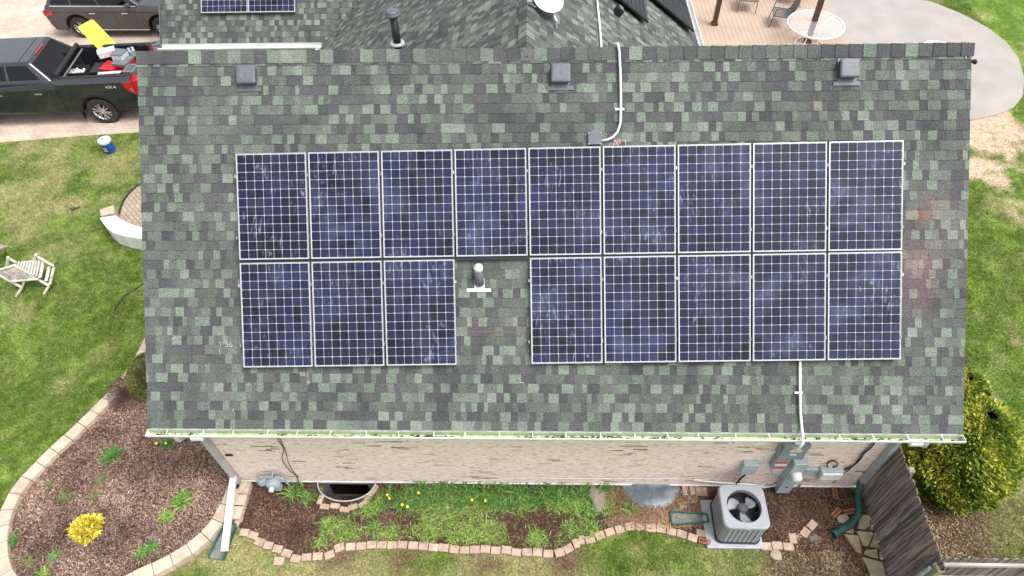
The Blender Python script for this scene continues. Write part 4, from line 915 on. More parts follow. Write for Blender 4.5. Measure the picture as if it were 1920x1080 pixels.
for s, (nx_, ny_) in enumerate(((0, -1), (-1, 0), (0, 1), (1, 0))):
    for i in range(7):
        u = (-.245+i*.08); c = (nx_*(W_/2)+(-ny_)*u, ny_*(W_/2)+nx_*u, .36); mb = MB()
        mb.box(c, (.046 if ny_ else .016, .046 if nx_ else .016, .57)); mb.build('louver_rib', 'acgrey' if ny_ else 'acside', t, world=False, bevel=.006)  # left and right ribs get a darker grey, painting those sides as shaded
# top shroud with hole
mb = MB(); out = rsq(W_+.03, .12, 8); n = len(out); rh = .285
inn = [(rh*math.cos(2*PI*(i-.5*8)/n+PI/4), rh*math.sin(2*PI*(i-.5*8)/n+PI/4)) for i in range(n)]
z0, z1 = H1-.10, H1-.02
vs = [(x, y, z0) for x, y in out]+[(x, y, z1-.02) for x, y in out]+[(x*.96, y*.96, z1) for x, y in out]+[(x, y, z1) for x, y in inn]+[(x*.985, y*.985, z1-.10) for x, y in inn]
mb.add(vs, [(k*n+i, k*n+(i+1) % n, (k+1)*n+(i+1) % n, (k+1)*n+i) for k in range(4) for i in range(n)]); mb.build('top_cover', 'acgrey', t, world=False, smooth=False, bevel=.004)
mb = MB(); mb.lathe([(.282, 0), (.282, .26)], (0, 0, .42), n=40, caps=(1, 0)); mb.v = mb.v; mb.build('fan_well', 'black', t, world=False)
mb = MB()
for k in range(3):
    a0 = R(20+120*k); vs = []; m_ = 8
    for i in range(m_+1):
        f = i/m_; r = .06+.19*f; wdt = .14+.20*f; a1 = a0+f*.5-wdt/(r+.08)*.55; a2 = a0+f*.25+wdt/(r+.08)*.55
        if f > .9: a1 += .12; a2 -= .12
        vs += [(r*math.cos(a1), r*math.sin(a1), .60+.05), (r*math.cos((a1+a2)/2), r*math.sin((a1+a2)/2), .612), (r*math.cos(a2), r*math.sin(a2), .58)]
    o = len(mb.v); mb.v += vs
    for i in range(m_):
        for j in range(2): mb.face((o+i*3+j, o+i*3+j+1, o+i*3+4+j, o+i*3+3+j))
mb.build('fan_blades', 'fan', t, world=False, smooth=True)
mb = MB(); mb.lathe([(.085, 0), (.085, .06), (.07, .075), (.01, .08)], (0, 0, .60), n=24); mb.build('fan_hub', 'fandark', t, world=False)
mb = MB()
for i in range(10):
    r = .05+.026*i; mb.tube([(r*math.cos(a), r*math.sin(a), H1-.03) for a in [2*PI*j/36 for j in range(37)]], .0012, 4, cap=False)
for i in range(8): a = PI*i/4+.25; mb.tube([(.05*math.cos(a), .05*math.sin(a), H1-.027), (.287*math.cos(a), .287*math.sin(a), H1-.027)], .0028, 4)
mb.build('fan_guard', 'black', t, world=False)
mb = MB(); mb.box((.02, -W_/2-.012, .68), (.055, .012, .02)); mb.build('emblem', 'chrome', t, world=False)
# --- green trays
def tray(c0, c1, w0, w1, lab, nm='splash_tray'):
    c0, c1 = Vector(c0), Vector(c1); d = (c1-c0).normalized(); s_ = Vector((-d.y, d.x, 0)); t = thing(nm, lab, 'splash tray', (c0+c1)/2)
    mb = MB(); q = [c0-s_*w0/2, c0+s_*w0/2, c1+s_*w1/2, c1-s_*w1/2]; mb.prism([Vector((p.x, p.y, .065)) for p in q], (0, 0, .012)); mb.build('tray_bottom', 'greendirty', t)
    mb = MB()
    for a, b in ((q[0], q[1]), (q[1], q[2]), (q[3], q[0])) if nm == 'splash_tray' else zip(q, q[1:]+q[:1]):
        mb.bar(Vector((a.x, a.y, .075)), Vector((b.x, b.y, .075)), .022, .09)
    mb.build('rim', 'green', t)
    return t
tray(P(436, 985), P(408, 1050), .20, .27, 'green tray under the white downspout leg')
tray(P(1325, 975), P(1257, 975), .14, .24, 'green tray with dry litter left of the air conditioner', 'drain_tray')
# --- window wells
cx, cy, a_, b_ = W1
arc = [(cx+a_*math.cos(PI+PI*i/28), cy+b_*math.sin(PI+PI*i/28)) for i in range(29)]
t = thing('window_well', 'open dark steel window well against the wall', 'window well', (cx, cy-.2, -.6))
mb = MB(); prof = [(-.62+.045*k, (.014 if k % 2 else -.006)) for k in range(16)]+[(.10, .0)]
rows_ = []
for z, dr in prof: rows_.append([(cx+(x-cx)*(1-dr/a_), cy+(y-cy)*(1-dr/b_), z) for x, y in arc])
vs = sum(rows_, []); n = 29; mb.add(vs, [(k*n+i, k*n+i+1, (k+1)*n+i+1, (k+1)*n+i) for k in range(len(prof)-1) for i in range(28)]); mb.build('well_wall', 'steel', t, smooth=True)
mb = MB(); mb.tube([(x, y, .105) for x, y in arc], .014, 8); mb.build('well_rim', 'downgrey', t)
mb = MB(); mb.prism([(x, y, -.62) for x, y in arc], (0, 0, .03)); mb.build('well_floor', 'soil', t)
mb = MB(); mb.box((cx, WY-.006, -.25), (.72, .02, .40)); mb.build('basement_window', 'carglass', t)
cx, cy, a_, b_ = W2
t = thing('window_well', 'window well under a cloudy plastic cover beside the air conditioner', 'window well', (cx, cy-.2, 0))
arc = [(cx+a_*math.cos(PI+PI*i/32), cy+b_*math.sin(PI+PI*i/32)) for i in range(33)]
mb = MB(); rings = [(1.0, .02), (.99, .065), (.9, .068), (.85, .082), (.75, .092), (.5, .10), (.2, .105)]; vs = []
for k, z in rings: vs += [(cx+(x-cx)*k, cy-.005+(y-cy)*k, z) for x, y in arc]
n = 33; mb.add(vs, [(k*n+i, k*n+i+1, (k+1)*n+i+1, (k+1)*n+i) for k in range(len(rings)-1) for i in range(32)]+[tuple((len(rings)-1)*n+i for i in range(33))]); mb.build('well_cover', 'wellcover', t, smooth=True)
for k in range(3):
    mb = MB(); y = cy-.05-.035*k; hw = a_*math.sqrt(max(0, 1-((cy-y)/b_)**2))*.86-.02*k; mb.tube([(cx-hw, y, .088), (cx, y, .104), (cx+hw, y, .088)], .008, 6); mb.build('cover_rib', 'wellcover', t)
# --- wall boxes: everything is placed on the wall plane
YW = WY
def wallbox(t, nm, m, x, z, w_, h_, d, bevel=.008, y0=0):
    mb = MB(); mb.box((x, YW-y0-d/2-.002, z), (w_, d, h_)); return mb.build(nm, m, t, bevel=bevel)
def WF(px, py, dep): return PY(px, py, YW-dep)
def boxpx(nm, m, tl, br, dep, lab, cat, skew=0):
    a = WF(*tl, dep); b = WF(*br, dep); x = (a.x+b.x)/2; z = (a.z+b.z)/2; t = thing(nm, lab, cat, (x, YW-dep/2, b.z)); o = wallbox(t, 'case', m, x, z, abs(b.x-a.x), abs(a.z-b.z), dep); return t, x, z, abs(b.x-a.x), abs(a.z-b.z)
# front face corner pixels (top-left, bottom-right) with perspective lean taken from each box
t, x, z, w_, h_ = boxpx('disconnect_box', 'boxgrey', (1473, 836), (1504, 862), .17, 'large dark grey electrical disconnect box high on the right of the wall', 'electrical box')
yf = YW-.17-.004
mb = MB(); mb.box((x+.02, yf, z+.10), (.17, .004, .05)); mb.build('warning_label', 'labelyel', t)
mb = MB(); mb.box((x+.02, yf-.002, z+.135), (.08, .004, .03)); mb.build('warning_label', 'labelred', t)
mb = MB(); mb.box((x+.01, yf, z+.055), (.17, .004, .035)); mb.build('rating_label', 'label', t)
mb = MB(); mb.box((x, yf, z-.06), (.10, .004, .05)); mb.build('rating_label', 'label', t)
mb = MB(); mb.box((x+.02, YW-.10, z+h_/2+.03), (.17, .13, .06)); mb.build('top_hub', 'label', t, bevel=.03)
mb = MB(); mb.box((x-w_/2-.02, YW-.12, z+.06), (.03, .05, .12)); mb.build('handle', 'boxgrey', t, bevel=.006)
t, x, z, w_, h_ = boxpx('switch_box', 'boxgrey', (1455, 863), (1472, 880), .13, 'small grey switch box with red and white labels left of the meter', 'electrical box')
yf = YW-.13-.004
for k, (dz, m_) in enumerate(((.06, 'labelred'), (.0, 'label'), (-.06, 'labelred'))):
    mb = MB(); mb.box((x, yf, z+dz*h_/.2), (w_*.8, .004, .045)); mb.build('warning_label', m_, t)
mb = MB(); p0 = WF(1446, 880, .06); p1 = WF(1450, 893, .05); p2 = WF(1462, 899, .05); p3 = WF(1477, 900, .06); mb.tube([WF(1447, 872, .06), p0, p1, p2, p3], .014, 8); mb.build('flex_conduit', 'lightplastic', t, smooth=True)
t, x, z, w_, h_ = boxpx('electric_meter', 'metergrey', (1484, 893), (1510, 925), .20, 'tall grey meter box with a round white electric meter', 'electric meter')
bpy.data.objects.remove(t.children[0]) if t.children else None
a = WF(1492, 880, .15); b = WF(1466, 925, .15); x = WF(1489, 893, .15).x; zt_, zb_ = WF(1500, 868, .12).z, WF(1475, 925, .15).z
for c in list(bpy.data.objects):
    if c.parent == t: bpy.data.objects.remove(c)
h_ = zt_-zb_; z = (zt_+zb_)/2; wallbox(t, 'case', 'metergrey', x, z, .24, h_, .15, .01)
mb = MB(); mb.lathe([(.095, 0), (.095, .03), (.085, .04), (.08, .10), (.06, .12), (.01, .125)], (x+.01, YW-.152, z+h_*.18), (0, -1, 0), 24); mb.build('meter_dial', 'label', t, smooth=True)
mb = MB(); mb.box((x, YW-.155, z-h_*.27), (.04, .006, .03)); mb.build('seal', 'black', t)
for dx in (.1, .32):
    mb = MB(); mb.tube([(x+dx, YW-.03, zb_+.12), (x+dx, YW-.03, 0)], .016, 8); mb.build('ground_conduit', 'steel', t)
t, x, z, w_, h_ = boxpx('junction_box', 'metergrey', (1511, 881), (1536, 891), .06, 'flat pale grey box between the meter and the white cable box', 'electrical box')
t, x, z, w_, h_ = boxpx('cable_box', 'lightplastic', (1541, 885), (1572, 900), .12, 'white plastic cable box with rounded lid and dangling black wires', 'cable box')
mb = MB(); mb.box((x, YW-.135, z+.01), (w_*.9, .04, h_*.75)); mb.build('lid', 'label', t, bevel=.018)
t, x, z, w_, h_ = boxpx('disconnect_box', 'metergrey', (1396, 873), (1414, 890), .11, 'small pale grey box on the wall above the air conditioner', 'electrical box')
mb = MB(); mb.tube([WF(1397, 890, .05), WF(1388, 898, .05), WF(1380, 907, .04), (ax+.2, YW-.06, .35)], .016, 8); mb.build('whip', 'cable', t, smooth=True)
# white pipe along the wall foot to the air conditioner
mb = MB(); mb.tube([PY(x, y, YW-.04) for x, y in [(1300, 900), (1350, 905), (1390, 907), (1415, 909), (1432, 914), (1450, 911), (1465, 907)]], .016, 8)
one(mb, 'line_pipe', 'white', 'thin white pipe along the wall foot behind the air conditioner', 'pipe', smooth=True)
def cable(pts, lab, r=.009, dep=.03, m='cable'):
    # Catmull-Rom through wall points
    P_ = [PY(x, y, YW-dep) for x, y in pts]; out = []
    for i in range(len(P_)-1):
        a, b, c, d = P_[max(i-1, 0)], P_[i], P_[i+1], P_[min(i+2, len(P_)-1)]
        for k in range(5):
            u = k/5; out.append(.5*((2*b)+(-a+c)*u+(2*a-5*b+4*c-d)*u*u+(-a+3*b-3*c+d)*u**3))
    out.append(P_[-1]); mb = MB(); mb.tube(out, r, 6); return one(mb, 'cable', m, lab, 'cable', smooth=True)
cable([(1643, 824), (1634, 838), (1620, 850), (1612, 862), (1598, 874), (1585, 880), (1572, 882)], 'thick black cable from the eave to the white cable box', .014)
cable([(1640, 826), (1630, 836), (1616, 850), (1606, 866), (1590, 882), (1578, 890), (1566, 900)], 'black cable hanging just below the thick one', .008)
cable([(1580, 881), (1562, 880), (1552, 876), (1552, 868), (1562, 864), (1570, 868), (1568, 874), (1558, 877)], 'black cable coiled in a loop above the white cable box', .012)
cable([(1578, 888), (1574, 896), (1566, 903), (1560, 906)], 'thin black wire hanging right of the white cable box', .006)
cable([(517, 814), (523, 828), (532, 842), (529, 858), (535, 872), (545, 884), (555, 892), (560, 903)], 'thin dark cable drooping down the left part of the wall', .007, .02, 'cablebrown')
cable([(521, 814), (529, 832), (536, 848), (541, 868), (550, 884), (560, 896)], 'second thin dark cable beside the drooping one', .006, .02, 'cablebrown')
cable([(860, 902), (930, 899), (1000, 896), (1060, 897), (1200, 897), (1330, 899)], 'thin pale cable along the lower wall above the ground cover', .007, .02, 'white')
# --- gas meter
p = PY(512, 905, YW-.18); t = thing('gas_meter', 'blue grey gas meter with regulator at the left foot of the wall', 'gas meter', (p.x, YW-.18, .15))
zc_ = .38; gx = p.x
mb = MB(); mb.lathe([(.02, 0), (.11, .015), (.13, .05), (.13, .13), (.11, .165), (.02, .18)], (gx, YW-.09, zc_), (0, -1, 0), 20); mb.build('meter_body', 'gasgrey', t, smooth=True)
mb = MB(); mb.box((gx+.05, YW-.2, zc_-.08), (.14, .12, .18)); mb.build('side_chamber', 'gasgrey', t, bevel=.02)
mb = MB(); mb.lathe([(.045, 0), (.045, .06), (.035, .07)], (gx-.01, YW-.27, zc_+.0), (0, -1, 0), 16); mb.build('index_dial', 'label', t)
mb = MB(); mb.lathe([(.02, 0), (.09, .01), (.1, .03), (.09, .05), (.03, .06), (.03, .12)], (gx-.22, YW-.12, zc_-.02), (0, -.6, .8), 18); mb.build('regulator', 'gasgrey', t, smooth=True)
mb = MB(); mb.tube([(gx-.22, YW-.12, -.02), (gx-.22, YW-.12, zc_+.12), (gx-.1, YW-.12, zc_+.15), (gx, YW-.12, zc_+.15), (gx+.02, YW-.02, zc_+.2)], .02, 8); mb.tube([(gx+.04, YW-.1, zc_+.12), (gx+.16, YW-.1, zc_+.02), (gx+.22, YW-.1, 0)], .018, 8); mb.build('pipework', 'gasgrey', t)
# small dark wall vent
mb = MB(); p = WF(430, 852, .0); mb.box((p.x, YW-.01, p.z), (.12, .03, .05)); one(mb, 'wall_vent', 'black', 'small dark rectangular vent in the brick at the left end of the wall', 'wall vent')
# --- green corrugated drain pipe from the right downspout
t = thing('drain_pipe', 'dark green corrugated drain pipe bending away from the right downspout', 'drain pipe', (xr, WY-.1, 0))
c_ = [Vector((xr, WY-.06, zr+.05)), Vector((xr+.01, WY-.07, .30))]+[P(x, y, .12) for x, y in [(1609, 935), (1611, 955), (1605, 972), (1592, 985), (1577, 993), (1562, 1003)]]
out = []
for i in range(len(c_)-1):
    a, b, c, d = c_[max(i-1, 0)], c_[i], c_[i+1], c_[min(i+2, len(c_)-1)]
    for k in range(10): u = k/10; out.append(.5*((2*b)+(-a+c)*u+(2*a-5*b+4*c-d)*u*u+(-a+3*b-3*c+d)*u**3))
out.append(c_[-1]); rs = [.058+(.007 if i % 2 else -.004) for i in range(len(out))]
for i in range(6): rs[i] = .06; rs[-1-i] = .068 if i else .072
mb = MB(); mb.tube(out, rs, 14, cap=False); mb.build('pipe', 'greenpipe', t)
mb = MB(); mb.lathe([(.05, 0), (.001, .002)], out[-1]-(out[-1]-out[-2]).normalized()*.03, (out[-2]-out[-1]), 12); mb.build('pipe_mouth', 'black', t)

# ================================================================ FENCE
FX = 5.72; FY0, FY1 = .34, -1.5; FH = 1.78
t = thing('wood_fence', 'weathered grey board fence running from the house corner to the corner post', 'fence', (FX, (FY0+FY1)/2, 0)); rr = random.Random(12)
y = FY0; i = 0
while y > FY1:
    w_ = .14; h = FH+rr.uniform(-.02, .02); mb = MB(); c = w_*.28; x_ = FX+rr.uniform(-.004, .004)
    mb.prism([(x_-.009, y, 0), (x_-.009, y-w_+.015, 0), (x_-.009, y-w_+.015, h-c), (x_-.009, y-w_+c*.8, h), (x_-.009, y-c*.8, h), (x_-.009, y, h-c)], (.018, 0, 0)); mb.build('board', 'wood', t); y -= w_; i += 1
for z in (.35, .95, 1.5):
    mb = MB(); mb.box((FX+.03, (FY0+FY1)/2, z), (.038, FY0-FY1, .085)); mb.build('fence_rail', 'wood', t)
mb = MB(); mb.box((FX+.09, -.05, .85), (.09, .09, 1.7)); mb.build('fence_post', 'woodlight', t)
cpx = P(1745, 1052, 1.7)
t = thing('wood_fence', 'board fence with pale rail along the bottom right edge of the picture', 'fence', (7.5, FY1, 0))
x = FX+.02; FYB = PY(1850, 1042, -1.45).y
while x < 9.2:
    w_ = .14; h = FH-.02+rr.uniform(-.02, .02); mb = MB(); c = w_*.28; y_ = FY1+.05+rr.uniform(-.004, .004)
    mb.prism([(x, y_, 0), (x+w_-.015, y_, 0), (x+w_-.015, y_, h-c), (x+w_-c*.8, y_, h), (x+c*.8, y_, h), (x, y_, h-c)], (0, .018, 0)); mb.build('board', 'wood', t); x += w_
for z in (1.55, .95, .35):
    mb = MB(); mb.box((7.45, FY1+.03, z), (3.5, .038, .085)); mb.build('fence_rail', 'rail', t)
t = thing('fence_post', 'square tan corner post where the two fences meet', 'fence post', (FX-.03, FY1-.05, 0))
mb = MB(); mb.box((FX-.02, FY1-.06, .84), (.1, .1, 1.68)); mb.build('post', 'woodlight', t, bevel=.006)
mb = MB(); mb.tube([(FX-.09, FY1-.02, .3), (FX-.09, FY1-.02, 1.55)], .03, 10); mb.build('metal_tube', 'metergrey', t)

# ================================================================ PLANTS
def strap(cx, cy, n, L, Wd, cols, seed, z0=.03, droop=.6, spread=.05, up=.75):
    """strap leaves: arrays of quads and colours"""
    rg = np.random.default_rng(seed); cx = np.repeat(np.atleast_1d(cx), n); cy = np.repeat(np.atleast_1d(cy), n); N = len(cx)
    x = cx+rg.normal(0, spread, N); y = cy+rg.normal(0, spread, N); a = rg.uniform(0, 2*PI, N); l = rg.uniform(L*.5, L, N); el = rg.uniform(up-.45, up+.4, N).clip(.1, 1.45)
    w_ = Wd*rg.uniform(.6, 1.2, N)/2; sx, sy = -np.sin(a), np.cos(a); z = np.full(N, z0); segs = []; prev = np.stack([x, y, z], 1)
    wds = [1, .95, .6, .05]; pts = [prev]
    for k in range(3):
        st = l/3; prev = prev+np.stack([np.cos(a)*np.cos(el)*st, np.sin(a)*np.cos(el)*st, np.sin(el)*st], 1); prev[:, 2] = np.maximum(prev[:, 2], z0+.005); pts.append(prev); el = el-droop*rg.uniform(.5, 1.4, N)
    sd_ = np.stack([sx, sy, rg.uniform(-.3, .3, N)], 1); V = []; C = []
    col = np.array(cols)[rg.integers(0, len(cols), N)]*rg.uniform(.75, 1.25, (N, 1))
    for k in range(3):
        a0 = pts[k]-sd_*(w_*wds[k])[:, None]; a1 = pts[k]+sd_*(w_*wds[k])[:, None]; b1 = pts[k+1]+sd_*(w_*wds[k+1])[:, None]; b0 = pts[k+1]-sd_*(w_*wds[k+1])[:, None]
        V.append(np.stack([a0, a1, b1, b0], 1)); C.append(col)
    return np.concatenate(V).reshape(-1, 3), np.concatenate(C)
LIME = [(.17, .29, .05), (.24, .36, .07), (.12, .22, .035), (.30, .38, .11), (.09, .17, .03)]; DARKG = [(.055, .15, .035), (.085, .21, .045), (.05, .13, .03), (.12, .26, .055)]; OLIVE = [(.17, .22, .07), (.12, .17, .05), (.22, .24, .1)]
def clump(px, py, n, L, Wd, cols, lab, cat='plant', name='leafy_plant', seed=0, spread=.05, up=.75):
    kk = 1.35 if px < 450 and py > 640 else 1.0; p = P(px, py, .03); v, c = strap(0, 0, int(n*kk), L*kk, Wd*kk, cols, seed, 0.0, spread=spread, up=up)
    o = fast_mesh(name, v, 4, 'leaf', c); o.location = (p.x, p.y, .11 if px < 450 and py > 640 else .045); tag(o, lab, cat); return o
# dense dark strap leaves hugging the wall, lime tufts in front: masses nobody could count
rg = np.random.default_rng(77)
def region_pts(poly_px, n, thr, sc, seed, off=0):
    poly = [G2(*q) for q in poly_px]; p = np.array(poly); g = np.random.default_rng(seed); x = g.uniform(p[:, 0].min(), p[:, 0].max(), n*3); y = g.uniform(p[:, 1].min(), p[:, 1].max(), n*3)
    ok = inpoly(x, y, poly) & (fbm(x+off, y, sc) > thr) & ~inwell(x, y, 1.7); return x[ok][:n], y[ok][:n]
x, y = region_pts([(700, 908), (1150, 908), (1128, 930), (1100, 945), (1000, 948), (900, 955), (820, 950), (740, 965), (700, 950)], 190, .38, 3.4, 3)
v, c = strap(x, y, 10, .28, .016, DARKG+DARKG+LIME[:3], 41, droop=.5, up=.85); tag(fast_mesh('daffodil_leaves', v, 4, 'leaf', c), 'dense dark green strap leaves along the foot of the wall', 'ground cover', kind='stuff')
x, y = region_pts([(690, 925), (900, 932), (1140, 925), (1150, 985), (1080, 1010), (1050, 1022), (900, 1018), (770, 1010), (600, 1015), (590, 985), (640, 965), (700, 950)], 760, .435, 3.6, 5, 9)
v, c = strap(x, y, 9, .17, .013, LIME, 42, spread=.05, up=.6); tag(fast_mesh('lime_ground_cover', v, 4, 'leaf', c), 'patchy lime green tufted leaves filling the bed behind the pavers', 'ground cover', kind='stuff')
for i, (px, py, n, L, wd, cl, lab) in enumerate([
    (552, 925, 70, .33, .02, DARKG+LIME, 'tall green strap leaved clump between gas meter and window well'),
    (578, 935, 60, .28, .018, LIME+DARKG, 'green leafy clump at the left side of the open window well'),
    (611, 985, 70, .2, .016, LIME, 'lime green tuft below the left pavers of the open window well'),
    (640, 985, 50, .18, .016, LIME, 'small lime tuft right of the one below the open well pavers'),
    (602, 1022, 60, .2, .016, LIME, 'bright lime tuft behind the paver edging at the left bed end'),
    (693, 958, 80, .25, .018, LIME, 'broad lime green clump at the right side of the open window well'),
    (700, 990, 60, .22, .016, LIME+DARKG, 'green clump in the bed below the broad lime one'),
    (1075, 950, 90, .22, .018, LIME, 'lime green clump left of the large field stone'),
    (1105, 960, 80, .22, .018, DARKG+LIME, 'deep green clump in front of the large field stone'),
    (1178, 955, 60, .2, .016, LIME+DARKG, 'green tuft touching the left edge of the covered window well'),
    (1143, 958, 30, .16, .014, LIME, 'small tuft between the field stone and the covered window well'),
    (1112, 995, 50, .18, .014, LIME, 'lime tuft beside the two tilted pavers of the edging'),
    (1010, 1015, 60, .18, .014, LIME, 'lime tuft touching the edging at its lowest point'),
    (830, 915, 60, .3, .018, DARKG, 'dark green clump rising against the wall flashing'),
    (213, 858, 110, .2, .012, DARKG+[(.12, .27, .05)], 'fresh dark green grassy tuft in the middle of the mulch bed'),
    (197, 902, 40, .14, .008, OLIVE, 'thin olive tuft below the dark green grassy one'),
    (125, 937, 40, .14, .01, OLIVE, 'dull green seedling patch above the yellow shrub'),
    (98, 912, 25, .1, .008, OLIVE, 'faint olive tuft near the block wall on the left'),
    (180, 935, 25, .12, .008, OLIVE, 'thin olive tuft just right above the yellow shrub'),
    (344, 942, 110, .17, .022, LIME+[(.10, .26, .04)], 'bright green leafy plant in the right part of the mulch bed'),
    (316, 973, 80, .12, .02, LIME, 'small bright green plant below the larger leafy one'),
    (270, 1040, 70, .12, .016, DARKG+LIME, 'green two headed plant near the lower block wall, left head'),
    (287, 1030, 60, .12, .016, DARKG+LIME, 'green plant right next to the lower block wall, right head'),
    (28, 1016, 60, .12, .013, [(.12, .24, .06), (.08, .19, .05)], 'soft green plant at the left edge inside the block wall'),
    (105, 1045, 50, .12, .012, [(.12, .24, .06), (.2, .28, .08)], 'soft green sprig below the yellow shrub'),
    (62, 1060, 40, .12, .01, OLIVE, 'pale olive sprig near the bottom left corner'),
    (88, 1076, 40, .12, .012, OLIVE+LIME, 'yellowish sprig cut by the bottom edge of the picture'),
    (315, 835, 50, .15, .012, DARKG, 'dark leaves under the right daffodil by the house corner'),
    (330, 826, 25, .14, .008, OLIVE, 'thin olive stems beside the daffodils at the house corner')]):
    clump(px, py, n, L, wd, cl, lab, seed=200+i, spread=.05 if L > .15 else .035, up=.8)
def daffodil(px, py, z, lab, seed):
    p = P(px, py, z); t = thing('daffodil', lab, 'flower', (p.x, p.y, .03), 0, 'yellow daffodils'); rr = random.Random(seed)
    mb = MB(); mb.tube([(p.x, p.y+.02, .03), (p.x, p.y+.01, z*.6), (p.x, p.y, z)], .004, 5); mb.build('stem', M['green_stem'] if 'green_stem' in M else 'greenpipe', t)
    mb = MB(); tl = Vector((rr.uniform(-.3, .3), -.5, .8)).normalized(); e = tl.orthogonal().normalized(); q = tl.cross(e)
    for k in range(6):
        a = 2*PI*k/6+rr.random(); d = e*math.cos(a)+q*math.sin(a); s_ = tl.cross(d); c = Vector((p.x, p.y, z))
        mb.add([c, c+d*.015+s_*.010, c+d*.032+tl*.004, c+d*.015-s_*.010], [(0, 1, 2, 3)])
    mb.lathe([(.006, 0), (.009, .015), (.012, .02)], c, tl, 10); mb.build('blossom', 'petal', t)
for k, (px, py, lab) in enumerate([(293, 831, 'yellow daffodil left one of the pair by the left house corner'), (311, 831, 'yellow daffodil right one of the pair above dark leaves'), (726, 928, 'yellow daffodil nearest the open window well'), (730, 934, 'yellow daffodil just below the one nearest the window well'),
    (785, 924, 'single yellow daffodil in the dark strap leaves near the wall'), (754, 946, 'small yellow daffodil between lime tufts, left one'), (764, 950, 'small yellow daffodil between lime tufts, right one'), (885, 937, 'yellow daffodil in the middle of the planted bed'), (910, 939, 'rightmost yellow daffodil of the planted bed')]):
    daffodil(px, py, .27 if px > 400 else .2, lab, k)

def foliage(nm, centre, rad, n, leaf, cols, seed, shell=.35, lump=.25, lsc=3.0, parent=None, prof=None, drop=0.0, asp=.45, nclump=0):
    rg = np.random.default_rng(seed); N = n
    if prof is not None:   # prof: (height, fn(h)->radius)
        H, fn = prof; h = rg.random(N)**.9*H; rr_ = fn(h); a = rg.uniform(0, 2*PI, N); depth = 1-shell*rg.random(N)**2
        lumpv = 1+lump*(fbm(a*2.2+h*1.7+10, h*lsc+a, 1.6)-.5)*2; r = rr_*depth*lumpv
        p = np.stack([np.cos(a)*r, np.sin(a)*r, h], 1); nrm = np.stack([np.cos(a), np.sin(a), np.full(N, .35)], 1)
    else:
        d = rg.normal(size=(N, 3)); d /= np.linalg.norm(d, axis=1)[:, None]; d[:, 2] = np.where(d[:, 2] < -.3, -d[:, 2], d[:, 2])
        lumpv = 1+lump*(fbm(d[:, 0]*lsc+d[:, 2]*2+5, d[:, 1]*lsc-d[:, 2]*1.3+7, 1.5)-.5)*2; p = d*np.array(rad)*(lumpv*(1-shell*rg.random(N)**2))[:, None]; nrm = d
    v1 = nrm+rg.normal(0, .55, (N, 3)); v1[:, 2] -= drop; v1 /= np.linalg.norm(v1, axis=1)[:, None]; v2 = np.cross(v1, rg.normal(size=(N, 3))); v2 /= np.linalg.norm(v2, axis=1)[:, None]
    L = leaf*rg.uniform(.6, 1.3, N)[:, None]; W_ = L*asp; V = np.stack([p-v2*W_*.3, p+v1*L*.5-v2*W_*.5, p+v1*L, p+v1*L*.5+v2*W_*.5], 1).reshape(-1, 3)
    k = fbm(p[:, 0]*3+p[:, 2]*2, p[:, 1]*3-p[:, 2], 1.8); idx = np.clip((k*1.6-.3+rg.normal(0, .16, N))*len(cols), 0, len(cols)-1).astype(int); c = np.array(cols)[idx]*rg.uniform(.7, 1.3, (N, 1))
    o = fast_mesh(nm, V, 4, 'leaf', c)
    if parent is not None: o.parent = parent
    return o
def shrub(nm, px, py, rad, n, leaf, cols, lab, seed, z=.06, **k):
    p = P(px, py, z); t = thing(nm, lab, 'shrub', (p.x, p.y, z)); f = foliage('foliage', None, rad, n, leaf, cols, seed, parent=t, **k); f.location = (0, 0, rad[2]*.35)
    mb = MB(); rr = random.Random(seed)
    for _ in range(7):
        a = rr.uniform(0, 2*PI); mb.tube([(0, 0, -.05), (math.cos(a)*rad[0]*.35, math.sin(a)*rad[0]*.35, rad[2]*.5), (math.cos(a)*rad[0]*.7, math.sin(a)*rad[0]*.7, rad[2]*.9)], [.012, .008, .003], 5)
    mb.build('stems', 'bark', t, world=False); return t
YEL = [(.40, .31, .03), (.72, .60, .06), (.86, .76, .14), (.80, .70, .10)]
shrub('golden_shrub', 169, 996, (.215, .21, .19), 3000, .075, YEL, 'bright golden yellow low shrub in the mulch bed', 9, lump=.55, lsc=5, asp=.30, shell=.6)
shrub('bare_shrub', 248, 742, (.40, .36, .30), 2600, .13, [(.11, .055, .045), (.16, .085, .065), (.085, .045, .035)], 'leafless reddish brown twiggy shrub inside the block wall near the roof edge', 13, asp=.05, shell=.9, lump=.3)
shrub('boxwood', 285, 715, (.34, .5, .5), 9000, .035, [(.10, .13, .03), (.16, .19, .05), (.22, .24, .08)], 'round clipped boxwood half hidden by the left roof edge', 14, asp=.6, shell=.12, lump=.06)
